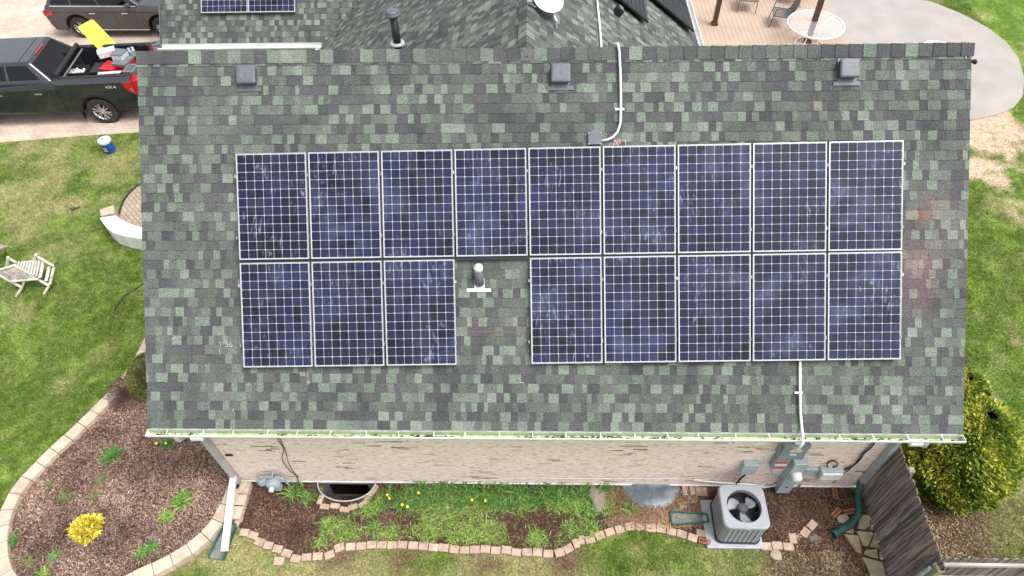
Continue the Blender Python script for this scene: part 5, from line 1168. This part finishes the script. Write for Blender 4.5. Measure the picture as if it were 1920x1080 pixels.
# arborvitae beyond the fence
TX, TY, TH = 7.28, .78, 1.95
t = thing('arborvitae', 'large golden green evergreen shrub behind the board fence at the right house corner', 'shrub', (TX, TY, 0))
ARB = [(.08, .125, .018), (.14, .21, .025), (.25, .32, .04), (.38, .43, .06), (.55, .52, .085)]
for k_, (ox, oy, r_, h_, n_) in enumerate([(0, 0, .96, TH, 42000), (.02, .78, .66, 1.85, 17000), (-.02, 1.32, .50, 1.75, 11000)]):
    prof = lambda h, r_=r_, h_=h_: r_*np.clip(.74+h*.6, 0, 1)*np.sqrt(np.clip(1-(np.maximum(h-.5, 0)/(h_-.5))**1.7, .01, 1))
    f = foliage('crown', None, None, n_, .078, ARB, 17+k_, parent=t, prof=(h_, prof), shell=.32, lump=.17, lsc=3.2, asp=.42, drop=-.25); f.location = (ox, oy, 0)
    f = foliage('crown_shade_leaves', None, None, n_//6, .14, [(.02, .035, .008), (.04, .06, .012)], 28+k_, parent=t, prof=(h_*.9, lambda h, p_=prof: p_(h)*.68), shell=.4, lump=.15, asp=.7); f.location = (ox, oy, 0)  # inner leaves coloured near black, painted shade inside the crown
mb = MB(); mb.tube([(0, 0, 0), (0, 0, .8), (.02, 0, 1.6)], [.09, .06, .02], 9); tr = mb.build('trunk', 'bark', t, world=False)
for k in range(14):
    a = k*2.4; h = .3+k*.08; mb = MB(); mb.tube([(0, 0, h), (math.cos(a)*.3, math.sin(a)*.3, h+.2), (math.cos(a)*.5, math.sin(a)*.5, h+.45)], [.025, .015, .006], 5); mb.build('limb', 'bark', t, world=False)

# ================================================================ LEFT LAWN THINGS
def lift(pts, z): return [P(x, y, z) for x, y in pts]
inn = lift([(215.9, 403), (227.7, 411), (241.9, 418), (254.5, 422.5), (268.7, 426), (300, 430)], .45); outb = lift([(186, 408), (197, 424), (210, 435), (232, 442), (254, 446), (268.7, 447.5), (300, 450)], .45)
t = thing('seat_wall', 'curved white draped seat wall beside the round paver patio', 'garden wall', (inn[3].x, inn[3].y, 0))
mb = MB(); mb.prism([Vector((p.x, p.y, 0)) for p in inn+outb[::-1]], (0, 0, .45)); mb.build('wall_body', 'white', t, bevel=.02)
c4 = lift([(186.5, 393), (212, 384.3), (215.5, 399), (188.3, 404)], .47); mb = MB(); mb.prism([Vector((p.x, p.y, 0)) for p in c4], (0, 0, .47)); mb.build('end_pillar', 'block', t, bevel=.015)
mb = MB(); mb.tube([P(x, y, .03) for x, y in [(275, 526), (262, 536), (248, 545), (232, 556), (222, 568), (216, 580), (212, 594)]], .011, 6); one(mb, 'hose', 'cable', 'thin black hose end lying on the left lawn', 'hose', smooth=True)
mb = MB(); mb.tube([P(132, 391, .05), P(141, 390, .06), P(151, 388, .03)], [.02, .03, .008], 6); mb.tube([P(134, 396, .04), P(139, 391, .06)], .018, 6); one(mb, 'stick', 'bark', 'short dark piece of wood lying on the left lawn', 'stick')
# bucket
p = P(208, 284, 0); t = thing('bucket', 'blue and white bucket with dark label standing on the lawn by the driveway', 'bucket', p)
t.scale = (1.15, 1.15, 1.15); zb_ = .36; mb = MB(); mb.lathe([(.115, 0), (.125, .01), (.142, .30)], p, n=28); mb.build('bucket_body', 'blue', t, smooth=False)
mb = MB(); mb.lathe([(.146, .30), (.150, .305), (.150, .36), (.14, .365), (.13, .35), (.001, .345)], p, n=28); mb.build('rim', 'label', t)
mb = MB(); mb.lathe([(.05, 0), (.05, .012), (.03, .014)], p+Vector((-.05, .04, .347)), n=14); mb.build('spout_cap', 'lightplastic', t)
mb = MB(); q_ = []
for i in range(7): a = R(-112+i*9); q_.append((p.x+.1405*math.cos(a), p.y+.1405*math.sin(a)))
mb.add([(x, y, .08) for x, y in q_]+[(x*1.0+(x-p.x)*.035, y+(y-p.y)*.035, .25) for x, y in q_], [(i, i+1, 8+i, 7+i) for i in range(6)]); mb.build('label', 'black', t)
mb = MB()
for r_, z in enumerate((.20, .155, .11)):
    q2 = [(p.x+(.1445+.0)*math.cos(R(-106+i*7)), p.y+.1445*math.sin(R(-106+i*7))) for i in range(6)]
    mb.add([(x+(x-p.x)*.03, y+(y-p.y)*.03, z) for x, y in q2]+[(x+(x-p.x)*.035, y+(y-p.y)*.035, z+.022) for x, y in q2], [(i, i+1, 7+i, 6+i) for i in range(5)])
mb.build('label_text', 'label', t)
# white slatted garden chair
zc = lambda x, y, z: P(x/7.714, 440+y/7.714, z)
F1 = zc(630, 860, 0); t = thing('garden_chair', 'weathered white slatted garden chair on the left lawn', 'chair', zc(420, 700, 0))
def bars(nm, lst, w_=.05, h_=.035, m='chairwood'):
    for a, b in lst: mb = MB(); mb.bar(zc(*a), zc(*b), w_, h_); mb.build(nm, m, t, bevel=.006)
bars('leg', [((710, 742, .14), (632, 862, 0)), ((320, 762, .16), (230, 900, 0)), ((352, 668, .34), (322, 758, .16)), ((782, 462, .36), (722, 722, .2))], .05, .04)
bars('side_rail', [((200, 440, .62), (712, 742, .14)), ((-60, 560, .6), (322, 764, .16))], .055, .04)
bars('arm', [((545, 318, .60), (780, 458, .40)), ((140, 350, .60), (232, 404, .5))], .05, .03)
bars('arm_post', [((500, 372, .42), (522, 285, .66)), ((95, 452, .42), (118, 325, .66))], .075, .06)
for k in range(9):
    f = k/8; a = (240+f*330, 392-f*22, .44); b = (215+f*370, 470+f*145, .44-.04*f) if k < 9 else None
    bars('seat_slat', [(a, (a[0]-40-f*5, a[1]+70+f*165, .44))], .045, .02)
bars('seat_slat', [((622, 390, .43), (578, 622, .40)), ((712, 462, .37), (665, 672, .28))], .07, .02)
A_, B_, C__, D_ = zc(-40, 520, .64), zc(215, 440, .62), zc(560, 640, .34), zc(150, 675, .40)
for k in range(6):
    f0, f1 = (k+.06)/6, (k+.94)/6; mb = MB(); a0 = A_.lerp(B_, f0); a1 = A_.lerp(B_, f1); b1 = D_.lerp(C__, f1); b0 = D_.lerp(C__, f0); mb.prism([a0, a1, b1, b0], (0, 0, -.018)); mb.build('back_slat', 'chairback', t)
bars('back_rail', [((-40, 520, .66), (215, 438, .64)), ((150, 678, .40), (560, 642, .35))], .045, .03)
t = thing('garden_chair', 'corner of a second wooden garden chair at the left edge of the picture', 'chair', zc(-60, 260, 0))
bars('seat_slat', [((-120, 110, .45), (60, 170, .42)), ((-120, 150, .44), (40, 200, .42)), ((-140, 190, .43), (20, 225, .41))], .06, .02, 'chairback'); bars('arm', [((-150, 280, .5), (95, 160, .42))], .06, .04, 'chairback'); bars('leg', [((60, 190, .40), (70, 260, 0)), ((-150, 290, .4), (-140, 380, 0))], .05, .04)

# ================================================================ DECK AND PATIO FURNITURE
DZ = .30
dx0, dx1 = GX1-.28, P(1590, 88, DZ).x
mb = MB(); x = dx0
while x < dx1: mb.box((x+.068, 15.5, DZ-.012), (.136, 14.2, .024)); x += .142
mb.box(((dx0+dx1)/2, 15.5, DZ/2-.02), (dx1-dx0-.02, 14.1, DZ-.05)); struct(mb, 'deck', 'deck')
for k, (px, py, top) in enumerate([(1340, 48, 3.0), (1515, 81, 3.0)]):
    p = P(px, py, DZ); t = thing('pergola_post', ['square brown post standing on the deck left of the chairs', 'square brown post standing on the deck behind the glass table'][k], 'post', p)
    mb = MB(); mb.box((p.x, p.y+.07, (DZ+top)/2), (.14, .14, top-DZ)); mb.build('post_shaft', 'brown', t, bevel=.006); mb = MB(); mb.box((p.x, p.y+.07, DZ+.04), (.2, .2, .08)); mb.build('post_base', 'brown', t, bevel=.01)
def sling_chair(c, rz, lab):
    t = thing('sling_chair', lab, 'chair', (c[0], c[1], DZ), rz, 'grey sling chairs on the deck'); w_ = .29
    mb = MB(); sp = [(.28, .40), (.1, .39), (-.16, .37), (-.24, .42), (-.34, .72), (-.38, .95)]
    vs = [(x, -w_+.02, z) for x, z in sp]+[(x, w_-.02, z) for x, z in sp]; n = len(sp); mb.add(vs, [(i, i+1, n+i+1, n+i) for i in range(n-1)]); mb.build('sling', 'sling', t, world=False)
    for s in (-1, 1):
        mb = MB(); y = s*w_; mb.tube([(x, y, z) for x, z in sp], .013, 6); mb.build('side_frame', 'bronze', t, world=False)
        mb = MB(); mb.tube([(.33, y, 0), (.26, y, .40), (.24, y, .60), (.15, y, .64), (-.2, y, .62), (-.33, y, .66)], .013, 6); mb.build('arm', 'bronze', t, world=False)
        mb = MB(); mb.tube([(-.36, y, 0), (-.16, y, .38)], .013, 6); mb.build('leg', 'bronze', t, world=False)
    mb = MB(); mb.tube([(-.38, -w_, .95), (-.38, w_, .95)], .013, 6); mb.tube([(.28, -w_, .39), (.28, w_, .39)], .013, 6); mb.build('cross_bar', 'bronze', t, world=False)
    return t
p = P(1462, 48, DZ); sling_chair((p.x, p.y+.1), R(168), 'grey sling chair beside the glass table, nearest the camera')
p = P(1400, 20, DZ); sling_chair((p.x, p.y+.15), R(-100), 'grey sling chair between the brown post and the nearest chair, cut by the top edge')
p = P(1486, 5, DZ); sling_chair((p.x, p.y+.1), R(150), 'grey sling chair behind the nearest one at the top edge')
p = P(1530, 45, DZ+.72); t = thing('patio_table', 'round glass patio table with white metal frame on the deck', 'table', (p.x, p.y, DZ)); RT = (P(1582, 45, 1.02).x-P(1478, 45, 1.02).x)/2
mb = MB(); mb.lathe([(.001, 0), (RT-.01, 0), (RT-.01, .007), (.001, .007)], (0, 0, .708), n=48); mb.build('glass_top', 'glass', t, world=False)
mb = MB(); mb.tube([(RT*math.cos(a), RT*math.sin(a), .71) for a in [2*PI*i/48 for i in range(49)]], .024, 8, cap=False); mb.build('rim', 'white', t, world=False)
for k in range(4):
    a = R(35+90*k); mb = MB(); c, s = math.cos(a), math.sin(a); mb.tube([(c*r, s*r, z) for r, z in [(RT, .69), (RT*.72, .66), (.32, .55), (.22, .35), (.26, .16), (.42, .02)]], .018, 8); mb.build('leg', 'white', t, world=False, smooth=True)
mb = MB(); mb.tube([(.42*math.cos(a), .42*math.sin(a), .03) for a in [2*PI*i/32 for i in range(33)]], .016, 6, cap=False); mb.tube([(.23*math.cos(a), .23*math.sin(a), .36) for a in [2*PI*i/32 for i in range(33)]], .014, 6, cap=False); mb.build('base_ring', 'white', t, world=False)
p = P(1758, 92, .45); t = thing('side_table', 'low round white table on the concrete patio, mostly hidden by the ridge', 'table', (p.x, p.y, .05))
mb = MB(); mb.tube([(.42*math.cos(a), .42*math.sin(a), .42) for a in [2*PI*i/40 for i in range(41)]], .02, 8, cap=False); mb.build('rim', 'white', t, world=False)
mb = MB(); mb.lathe([(.001, 0), (.41, 0), (.41, .006), (.001, .006)], (0, 0, .415), n=40); mb.build('glass_top', 'glass', t, world=False)
for k in range(4): a = R(45+90*k); mb = MB(); mb.tube([(.4*math.cos(a), .4*math.sin(a), .42), (.2*math.cos(a), .2*math.sin(a), .2), (.36*math.cos(a), .36*math.sin(a), 0)], .014, 6); mb.build('leg', 'white', t, world=False)
mb = MB(); q = RP(6.075, LR-.22, -.04); mb.box(q, (.07, .03, .04)); mb.box(q+Vector((.035, -.01, .0)), (.035, .06, .05)); one(mb, 'security_camera', 'black', 'small dark camera sticking out under the right rake of the roof', 'camera')

# ================================================================ VEHICLES
def arc_pts(cx, cz, r, a0, a1, n=12): return [(cx+r*math.cos(R(a0+(a1-a0)*i/n)), cz+r*math.sin(R(a0+(a1-a0)*i/n))) for i in range(n+1)]
def wheel(t, x, y, r, side, rimm='rim', w_=.26, spokes=6):
    W = thing('wheel', None, None, (0, 0, 0)); bpy.data.objects.remove(W)
    mb = MB(); mb.lathe([(r*.62, 0), (r*.94, 0), (r, .03), (r, w_-.03), (r*.94, w_), (r*.62, w_)], (x, y+side*(-w_/2), r), (0, side, 0), 40, (0, 0)); ty = mb.build('wheel', 'tyre', t, world=False, smooth=False, bevel=.0)
    mb = MB(); yy = y+side*(w_/2)
    mb.lathe([(r*.66, .0), (r*.64, -.02), (r*.60, -.05), (r*.58, -.14)], (x, yy-side*.005, r), (0, side, 0), 40, (0, 0)); mb.lathe([(.07, 0), (.06, .012), (.001, .014)], (x, yy-side*.04, r), (0, side, 0), 18)
    for k in range(spokes):
        for o_ in (-.13, .13):
            a = 2*PI*k/spokes+o_+.3; a2 = 2*PI*k/spokes+o_*1.6+.3
            mb.bar((x+.05*math.cos(a), yy-side*.045, r+.05*math.sin(a)), (x+r*.63*math.cos(a2), yy-side*.02, r+r*.63*math.sin(a2)), .03, .05, (0, 1, 0))
    mb.build('rim', rimm, ty, world=False)
    mb = MB(); mb.lathe([(.001, 0), (r*.6, 0)], (x, yy-side*.13, r), (0, side, 0), 30); mb.build('brake_disc', 'black', ty, world=False)
def strip(t, nm, m, a, b, w_, h_, up=(0, 0, 1), bevel=0): mb = MB(); mb.bar(a, b, w_, h_, up); return mb.build(nm, m, t, world=False, bevel=bevel)
# ---- black pickup
cen = P(195, 232, 0); hd = R(180+3.2)
t = thing('pickup_truck', 'black pickup truck with open loaded bed parked on the paver driveway', 'pickup truck', (cen.x+.10, cen.y+.99, .0), hd)
PU = t
low = [(.93, .46), (3.25, .46)]+arc_pts(3.75, .43, .50, 180, 0)+[(4.65, .46), (4.75, .62), (4.75, 1.0), (4.68, 1.12), (3.3, 1.2), (.93, 1.2)]
mb = MB(); mb.prism([(x, -1.0, z) for x, z in low], (0, 2.0, 0)); body = mb.build('body', 'carblack', t, world=False, bevel=.03, seg=3)
mb = MB(); mb.add([(.93, -1.0, 1.18), (4.7, -1.0, 1.12), (4.7, 1.0, 1.12), (.93, 1.0, 1.18), (.93, -.93, 1.40), (3.4, -.92, 1.40), (4.62, -.82, 1.22), (4.62, .82, 1.22), (3.4, .92, 1.40), (.93, .93, 1.40)],
                  [(0, 1, 6, 5, 4), (3, 9, 8, 7, 2), (0, 4, 9, 3), (1, 2, 7, 6), (4, 5, 8, 9), (5, 6, 7, 8)]); mb.build('hood_and_shoulder', 'carblack', t, world=False, bevel=.03, seg=3)
mb = MB(); bz, tz = 1.39, 1.88
B4 = [(.98, -.90, bz), (3.45, -.90, bz), (3.45, .90, bz), (.98, .90, bz)]; T4 = [(1.42, -.70, tz), (2.80, -.70, tz), (2.80, .70, tz), (1.42, .70, tz)]
mb.add(B4+T4, [(0, 1, 5, 4), (1, 2, 6, 5), (2, 3, 7, 6), (3, 0, 4, 7), (4, 5, 6, 7)]); cabo = mb.build('cab', 'carblack', t, world=False, bevel=.07, seg=4)
def facequad(t, nm, m, a, b, c, d, f0=(.08, .08), f1=(.92, .92), off=.006, sub=None):
    a, b, c, d = map(Vector, (a, b, c, d)); n_ = (b-a).cross(d-a).normalized()
    def p(u, v): return a.lerp(b, u).lerp(d.lerp(c, u), v)
    mb = MB(); q = [p(f0[0], f0[1]), p(f1[0], f0[1]), p(f1[0], f1[1]), p(f0[0], f1[1])]; mb.prism([v-n_*.01 for v in q], n_*(.01+off)); return mb.build(nm, m, t, world=False, bevel=.0)
facequad(t, 'rear_window', 'carglass', B4[3], B4[0], T4[0], T4[3], (.06, .06), (.94, .88)); facequad(t, 'windshield', 'carglass', B4[1], B4[2], T4[2], T4[1], (.05, .05), (.95, .9))
for (i, j) in ((2, 3), (0, 1)):
    if i == 2: a, b, c, d = B4[2], B4[3], T4[3], T4[2]; r1, r2 = ((.13, .12), (.50, .86)), ((.54, .12), (.90, .86))
    else: a, b, c, d = B4[0], B4[1], T4[1], T4[0]; r1, r2 = ((.10, .12), (.46, .86)), ((.50, .12), (.87, .86))
    facequad(t, 'side_window', 'carglass', a, b, c, d, *r1); facequad(t, 'side_window', 'carglass', a, b, c, d, *r2)
strip(t, 'roof_seam', 'black', (1.72, -.62, tz+.002), (1.72, .62, tz+.002), .02, .006); strip(t, 'brake_light', 'tail', (1.40, -.25, tz-.012), (1.40, .25, tz-.012), .03, .04)
for s in (-1, 1):
    # bed side with wheel arch
    side = [(-1.2, .62), (-1.12, .48), (-.52, .46)]+arc_pts(0, .43, .50, 180, 0)+[(.52, .46), (.925, .46), (.925, 1.2), (-1.2, 1.2)]
    mb = MB(); y0 = s*.74; y1 = s*1.0; mb.prism([(x, y0, z) for x, z in side], (0, y1-y0, 0)); mb.build('bed_side', 'carblack', t, world=False, bevel=.025, seg=3)
    sec = [(s*1.0, 1.18), (s*.985, 1.33), (s*.95, 1.41), (s*.88, 1.44), (s*.76, 1.44), (s*.74, 1.18)]; mb = MB(); mb.prism([(-1.2, y, z) for y, z in sec], (2.125, 0, 0)); mb.build('bed_rail', 'carblack', t, world=False, bevel=.015)
    mb = MB(); mb.box((-.13, s*.80, 1.447), (2.05, .10, .012)); mb.build('rail_cap', 'bedliner', t, world=False)
    mb = MB(); mb.prism([(-1.215, s*.80, .92), (-1.215, s*1.005, .92), (-1.215, s*1.0, 1.34), (-1.215, s*.82, 1.36)], (.02, 0, 0)); mb.prism([(-1.21, s*.995, .95), (-1.02, s*1.0, 1.12), (-.98, s*.985, 1.33), (-1.21, s*.98, 1.34)], (0, s*.012, 0)); mb.build('tail_light', 'tail', t, world=False, bevel=.006)
    for x in (0, 3.75):
        wheel(t, x, s*.87, .41, s)
        mb = MB(); A = arc_pts(x, .43, .50, 180, 0, 16); Bq = arc_pts(x, .43, .545, 180, 0, 16); n = 17
        mb.add([(a, s*1.0, b) for a, b in A]+[(a, s*1.012, b) for a, b in Bq]+[(a, s*.97, b) for a, b in A], [(i, i+1, n+i+1, n+i) for i in range(16)]+[(i, i+1, 2*n+i+1, 2*n+i) for i in range(16)]); mb.build('wheel_arch', 'black', t, world=False)
    mb = MB(); mb.box((.58, s*.95, .38), (.02, .12, .34)); mb.build('mud_flap', 'black', t, world=False)
    for x in (1.35, 2.45): strip(t, 'door_handle', 'chrome' if x < 1.4 else 'chrome', (x, s*1.012, 1.08), (x+.2, s*1.012, 1.09), .02, .03)
    for x in (.93, 1.22, 2.2, 3.28): strip(t, 'door_seam', 'black', (x, s*1.0025, .5), (x, s*1.0025, 1.2), .008, .004, (0, 1, 0))
    mb = MB(); mb.box((3.05, s*1.08, 1.38), (.14, .2, .2)); mb.build('side_mirror', 'carblack', t, world=False, bevel=.04)
    mb = MB(); mb.box((4.68, s*.8, .95), (.1, .35, .16)); mb.build('headlight', 'label', t, world=False, bevel=.02)
mb = MB(); mb.box((-.14, 0, .66), (2.12, 1.5, .05)); mb.box((.90, 0, 1.0), (.05, 1.5, .8)); 
for s in (-1, 1): mb.box((0, s*.62, .78), (.9, .22, .22))
mb.build('bed_floor', 'bedliner', t, world=False)
mb = MB(); mb.box((-1.48, 0, .72), (.56, 1.48, .06)); mb.build('tailgate', 'carblack', t, world=False, bevel=.015)
mb = MB(); mb.box((-1.32, 0, .56), (.24, 1.9, .2)); mb.build('bumper', 'black', t, world=False, bevel=.04)
mb = MB(); mb.tube([(.84, -.8, 1.5), (.84, .8, 1.5)], .065, 14); mb.build('rolled_cover', 'bedliner', t, world=False); strip(t, 'cover_rail', 'steel', (.70, -.74, 1.40), (.70, .74, 1.40), .03, .03)
# 4X4 emblem on the bed side
cu_ = bpy.data.curves.new('emblem', 'FONT'); cu_.body = '4X4'; cu_.size = .12; cu_.extrude = .003; cu_.align_x = 'CENTER'; cu_.space_character = 1.25; o = bpy.data.objects.new('emblem', cu_); COL.objects.link(o); dg = bpy.context.evaluated_depsgraph_get(); me = bpy.data.meshes.new_from_object(o.evaluated_get(dg)); bpy.data.objects.remove(o)
me.materials.clear(); me.materials.append(M['label']); me.transform(Matrix(((-1.25, 0, 0, -.62), (0, 0, 1, 1.004), (0, 1, 0, 1.17), (0, 0, 0, 1)))); o = bpy.data.objects.new('emblem', me); COL.objects.link(o); o.parent = t
bt = PU
def inbed(x, y, z): return mtx(PU) @ Vector((x, y, z))
def crate(nm, lab, cat, c, d, rz, m_body, m_lid=None, extra=None, tilt=0, open_=None):
    c = Vector(c); t = thing(nm, lab, cat, c, rz); t.rotation_euler = (tilt, 0, rz); w_, l_, h_ = d
    if open_:
        mb = MB(); th = .02
        for cc, dd in [((0, 0, .01), (w_, l_, .02)), ((w_/2-th/2, 0, h_/2+.01), (th, l_, h_-.02)), ((-w_/2+th/2, 0, h_/2+.01), (th, l_, h_-.02)), ((0, l_/2-th/2, h_/2+.01), (w_-2*th, th, h_-.02)), ((0, -l_/2+th/2, h_/2+.01), (w_-2*th, th, h_-.02))]: mb.box(cc, dd)
        mb.build('bin', m_body, t, world=False)
        rr = random.Random(len(lab)); mb = MB()
        for _ in range(16): mb.box((rr.uniform(-.4, .4)*w_, rr.uniform(-.38, .38)*l_, h_*.62+rr.uniform(0, .06)), (rr.uniform(.04, .16), rr.uniform(.03, .1), .03), rr.uniform(0, 3))
        mb.build('contents', open_, t, world=False)
    else:
        mb = MB(); mb.box((0, 0, h_*.42), (w_, l_, h_*.84)); mb.build('body', m_body, t, world=False, bevel=.012)
        mb = MB(); mb.box((0, 0, h_*.92), (w_+.015, l_+.015, h_*.16)); mb.build('lid', m_lid or m_body, t, world=False, bevel=.012)
        if extra: 
            for (nm2, m2, cc, dd) in extra: mb = MB(); mb.box(cc, dd); mb.build(nm2, m2, t, world=False, bevel=.004)
    return t
def at(px, py, z, dz): p = P(px, py, z); return (p.x, p.y, z-dz)
crate('tool_bin', 'open black bin full of white parts in the truck bed behind the cab', 'bin', at(142, 130, 1.28, .32), (.62, .42, .32), hd, 'bedliner', open_='label')
crate('tool_bin', 'deep black empty bin next to the bin with white parts', 'bin', at(184, 126, 1.22, .45), (.34, .5, .45), hd, 'bedliner', 'black')
crate('tool_bin', 'long flat black box against the far side of the truck bed', 'bin', at(150, 101, 1.05, .3), (.85, .45, .3), hd, 'bedliner', 'bedliner')
L1 = [('latch', 'greyplastic', (0, .17, .15), (.12, .02, .06)), ('handle', 'black', (0, 0, .235), (.16, .03, .02))]
crate('tool_box', 'red tool box with dark latch, left one of the red boxes in the truck', 'tool box', at(206, 122, 1.36, .42), (.42, .44, .42), hd+R(-12), 'red', 'red', L1)
crate('tool_box', 'red tool box with grey lid in the middle of the truck bed', 'tool box', at(229, 112, 1.46, .5), (.42, .46, .5), hd+R(-15), 'red', 'greyplastic', [('handle', 'black', (0, 0, .48), (.2, .03, .025))])
crate('organizer_case', 'dark grey divided organizer case on the near rear corner of the truck bed', 'case', at(244, 127, 1.42, .14), (.30, .40, .14), hd+R(-8), 'greyplastic', 'greyplastic', [('pocket', 'vent', (.07*i, .1*j, .145), (.05, .07, .02)) for i in (-1, 0, 1) for j in (-1, 0, 1)])
crate('tool_bag', 'bright red bag hanging over the rear corner of the truck', 'bag', at(248, 152, 1.22, .5), (.40, .28, .58), hd+R(20), 'red', 'red', [('strap', 'red', (0, .14, .2), (.06, .02, .42))])
crate('carton', 'white printed carton lying on the tool boxes in the truck', 'box', at(198, 94, 1.62, .16), (.46, .26, .17), hd+R(205), 'label', 'label', [('print', 'lightplastic', (.08, .132, .07), (.16, .006, .06)), ('print', 'clear', (-.12, .132, .08), (.1, .006, .05))])
crate('storage_tub', 'clear plastic tub with grey lid on top of the tool boxes', 'tub', at(222, 98, 1.60, .22), (.34, .32, .24), hd+R(-14), 'clear', 'greyplastic')
crate('jug', 'small pale grey jug beside the clear tub in the truck', 'jug', at(245, 92, 1.5, .2), (.16, .24, .2), hd+R(30), 'lightplastic', 'lightplastic', [('cap', 'black', (0, .06, .21), (.05, .05, .03)), ('cap', 'black', (0, -.04, .21), (.04, .05, .03))])
crate('carton', 'torn brown cardboard carton at the far rear corner of the truck bed', 'box', at(254, 90, 1.2, .3), (.34, .3, .3), hd+R(35), 'cardboard', 'cardboard')
crate('organizer_case', 'grey flat case with dark handle sticking out over the tailgate', 'case', at(284, 84, 1.25, .16), (.52, .26, .2), hd+R(14), 'lightplastic', 'greyplastic', [('handle', 'black', (0, .0, .21), (.3, .03, .02))])
crate('tool_box', 'small red and white box behind the grey case on the tailgate', 'tool box', at(302, 98, 1.0, .16), (.26, .2, .16), hd, 'red', 'label')
crate('panel_sheet', 'pale blue flat sheet leaning along the near side of the truck bed', 'sheet', at(205, 136, 1.42, .02), (.62, .10, .02), hd+R(3), 'clear', 'clear')
# yellow board leaning out of the bed
Yb = [P(183, 91, 1.42), P(216, 80, 1.42)]; Yt = [P(146, 51, 1.95), P(172, 35, 1.95)]
X_ = ((Yb[1]-Yb[0])+(Yt[1]-Yt[0])).normalized(); mid0 = (Yb[0]+Yb[1])/2; mid1 = (Yt[0]+Yt[1])/2; Y_ = (mid1-mid0); LH = Y_.length; Y_.normalize(); X_ = (X_-Y_*X_.dot(Y_)).normalized(); Z_ = X_.cross(Y_); hwid = ((Yb[1]-Yb[0]).length+(Yt[1]-Yt[0]).length)/4
mb = MB(); rc = .06; o_ = []
for cx, cy, a0 in ((hwid-rc, LH-rc, 0), (-hwid+rc, LH-rc, 90), (-hwid+rc, -.25+rc, 180), (hwid-rc, -.25+rc, 270)):
    for i in range(6): a = R(a0+90*i/5); o_.append(mid0+X_*(cx+rc*math.cos(a))+Y_*(cy+rc*math.sin(a)))
mb.prism(o_, Z_*-.02); one(mb, 'yellow_board', 'yellow', 'bright yellow board with rounded corners leaning out of the truck bed', 'board')

# ---- dark grey SUV
c0 = P(149, 72, 0); t = thing('sport_utility_vehicle', 'dark grey SUV parked behind the black pickup', 'SUV', (c0.x+.30, c0.y+.93, 0), R(-1.2))
low = [(-.98, .5), (-.9, .30), (-.50, .28)]+arc_pts(0, .38, .46, 180, 0)+[(.5, .25), (2.3, .25)]+arc_pts(2.8, .38, .46, 180, 0)+[(3.55, .28), (3.75, .4), (3.78, .75), (3.6, .9), (2.9, .98), (-.9, .98), (-1.02, .8)]
mb = MB(); mb.prism([(x, -.95, z) for x, z in low], (0, 1.9, 0)); mb.build('body', 'cargrey', t, world=False, bevel=.05, seg=4)
mb = MB(); mb.add([(-.98, -.945, .95), (3.6, -.93, .90), (3.6, .93, .90), (-.98, .945, .95), (-.92, -.84, 1.12), (2.3, -.84, 1.10), (3.4, -.70, .98), (3.4, .70, .98), (2.3, .84, 1.10), (-.92, .84, 1.12)],
                  [(0, 1, 6, 5, 4), (3, 9, 8, 7, 2), (0, 4, 9, 3), (1, 2, 7, 6), (4, 5, 8, 9), (5, 6, 7, 8)]); mb.build('shoulder', 'cargrey', t, world=False, bevel=.03, seg=3)
B4 = [(-.90, -.83, 1.11), (2.25, -.83, 1.09), (2.25, .83, 1.09), (-.90, .83, 1.11)]; T4 = [(-.55, -.62, 1.70), (1.35, -.62, 1.72), (1.35, .62, 1.72), (-.55, .62, 1.70)]
mb = MB(); mb.add(B4+T4, [(0, 1, 5, 4), (1, 2, 6, 5), (2, 3, 7, 6), (3, 0, 4, 7), (4, 5, 6, 7)]); mb.build('cab', 'cargrey', t, world=False, bevel=.06, seg=3)
for (a, b, c, d) in ((B4[0], B4[1], T4[1], T4[0]), (B4[2], B4[3], T4[3], T4[2])):
    for f0, f1 in (((.05, .04), (.26, .84)), ((.28, .04), (.56, .86)), ((.58, .04), (.90, .86))): facequad(t, 'side_window', 'carglass', a, b, c, d, f0, f1)
facequad(t, 'rear_window', 'carglass', B4[3], B4[0], T4[0], T4[3]); facequad(t, 'windshield', 'carglass', B4[1], B4[2], T4[2], T4[1])
strip(t, 'window_trim', 'chrome', (-.75, -.86, 1.10), (2.1, -.86, 1.09), .015, .03)
for s in (-1, 1):
    for x in (0, 2.8): wheel(t, x, s*.82, .37, s, spokes=5)
    for x in (.55, 1.65): strip(t, 'door_handle', 'chrome', (x-.02, s*.965, .90), (x+.18, s*.965, .905), .025, .03)
    for x in (.42, 1.35, 2.3): strip(t, 'door_seam', 'black', (x, s*.9525, .4), (x, s*.9525, .95), .007, .004, (0, 1, 0))
    mb = MB(); mb.prism([(-1.0, s*.94, .80), (-.70, s*.955, .86), (-.72, s*.93, .98), (-.99, s*.90, .98)], (0, s*.02, 0)); mb.box((-1.0, s*.82, .89), (.06, .26, .16)); mb.build('tail_light', 'tail', t, world=False, bevel=.006)
    mb = MB(); mb.box((1.95, s*1.0, 1.18), (.16, .2, .14)); mb.build('side_mirror', 'cargrey', t, world=False, bevel=.04)
    strip(t, 'sill', 'chrome' if s < 0 else 'black', (.52, s*.953, .33), (2.3, s*.953, .33), .01, .02)
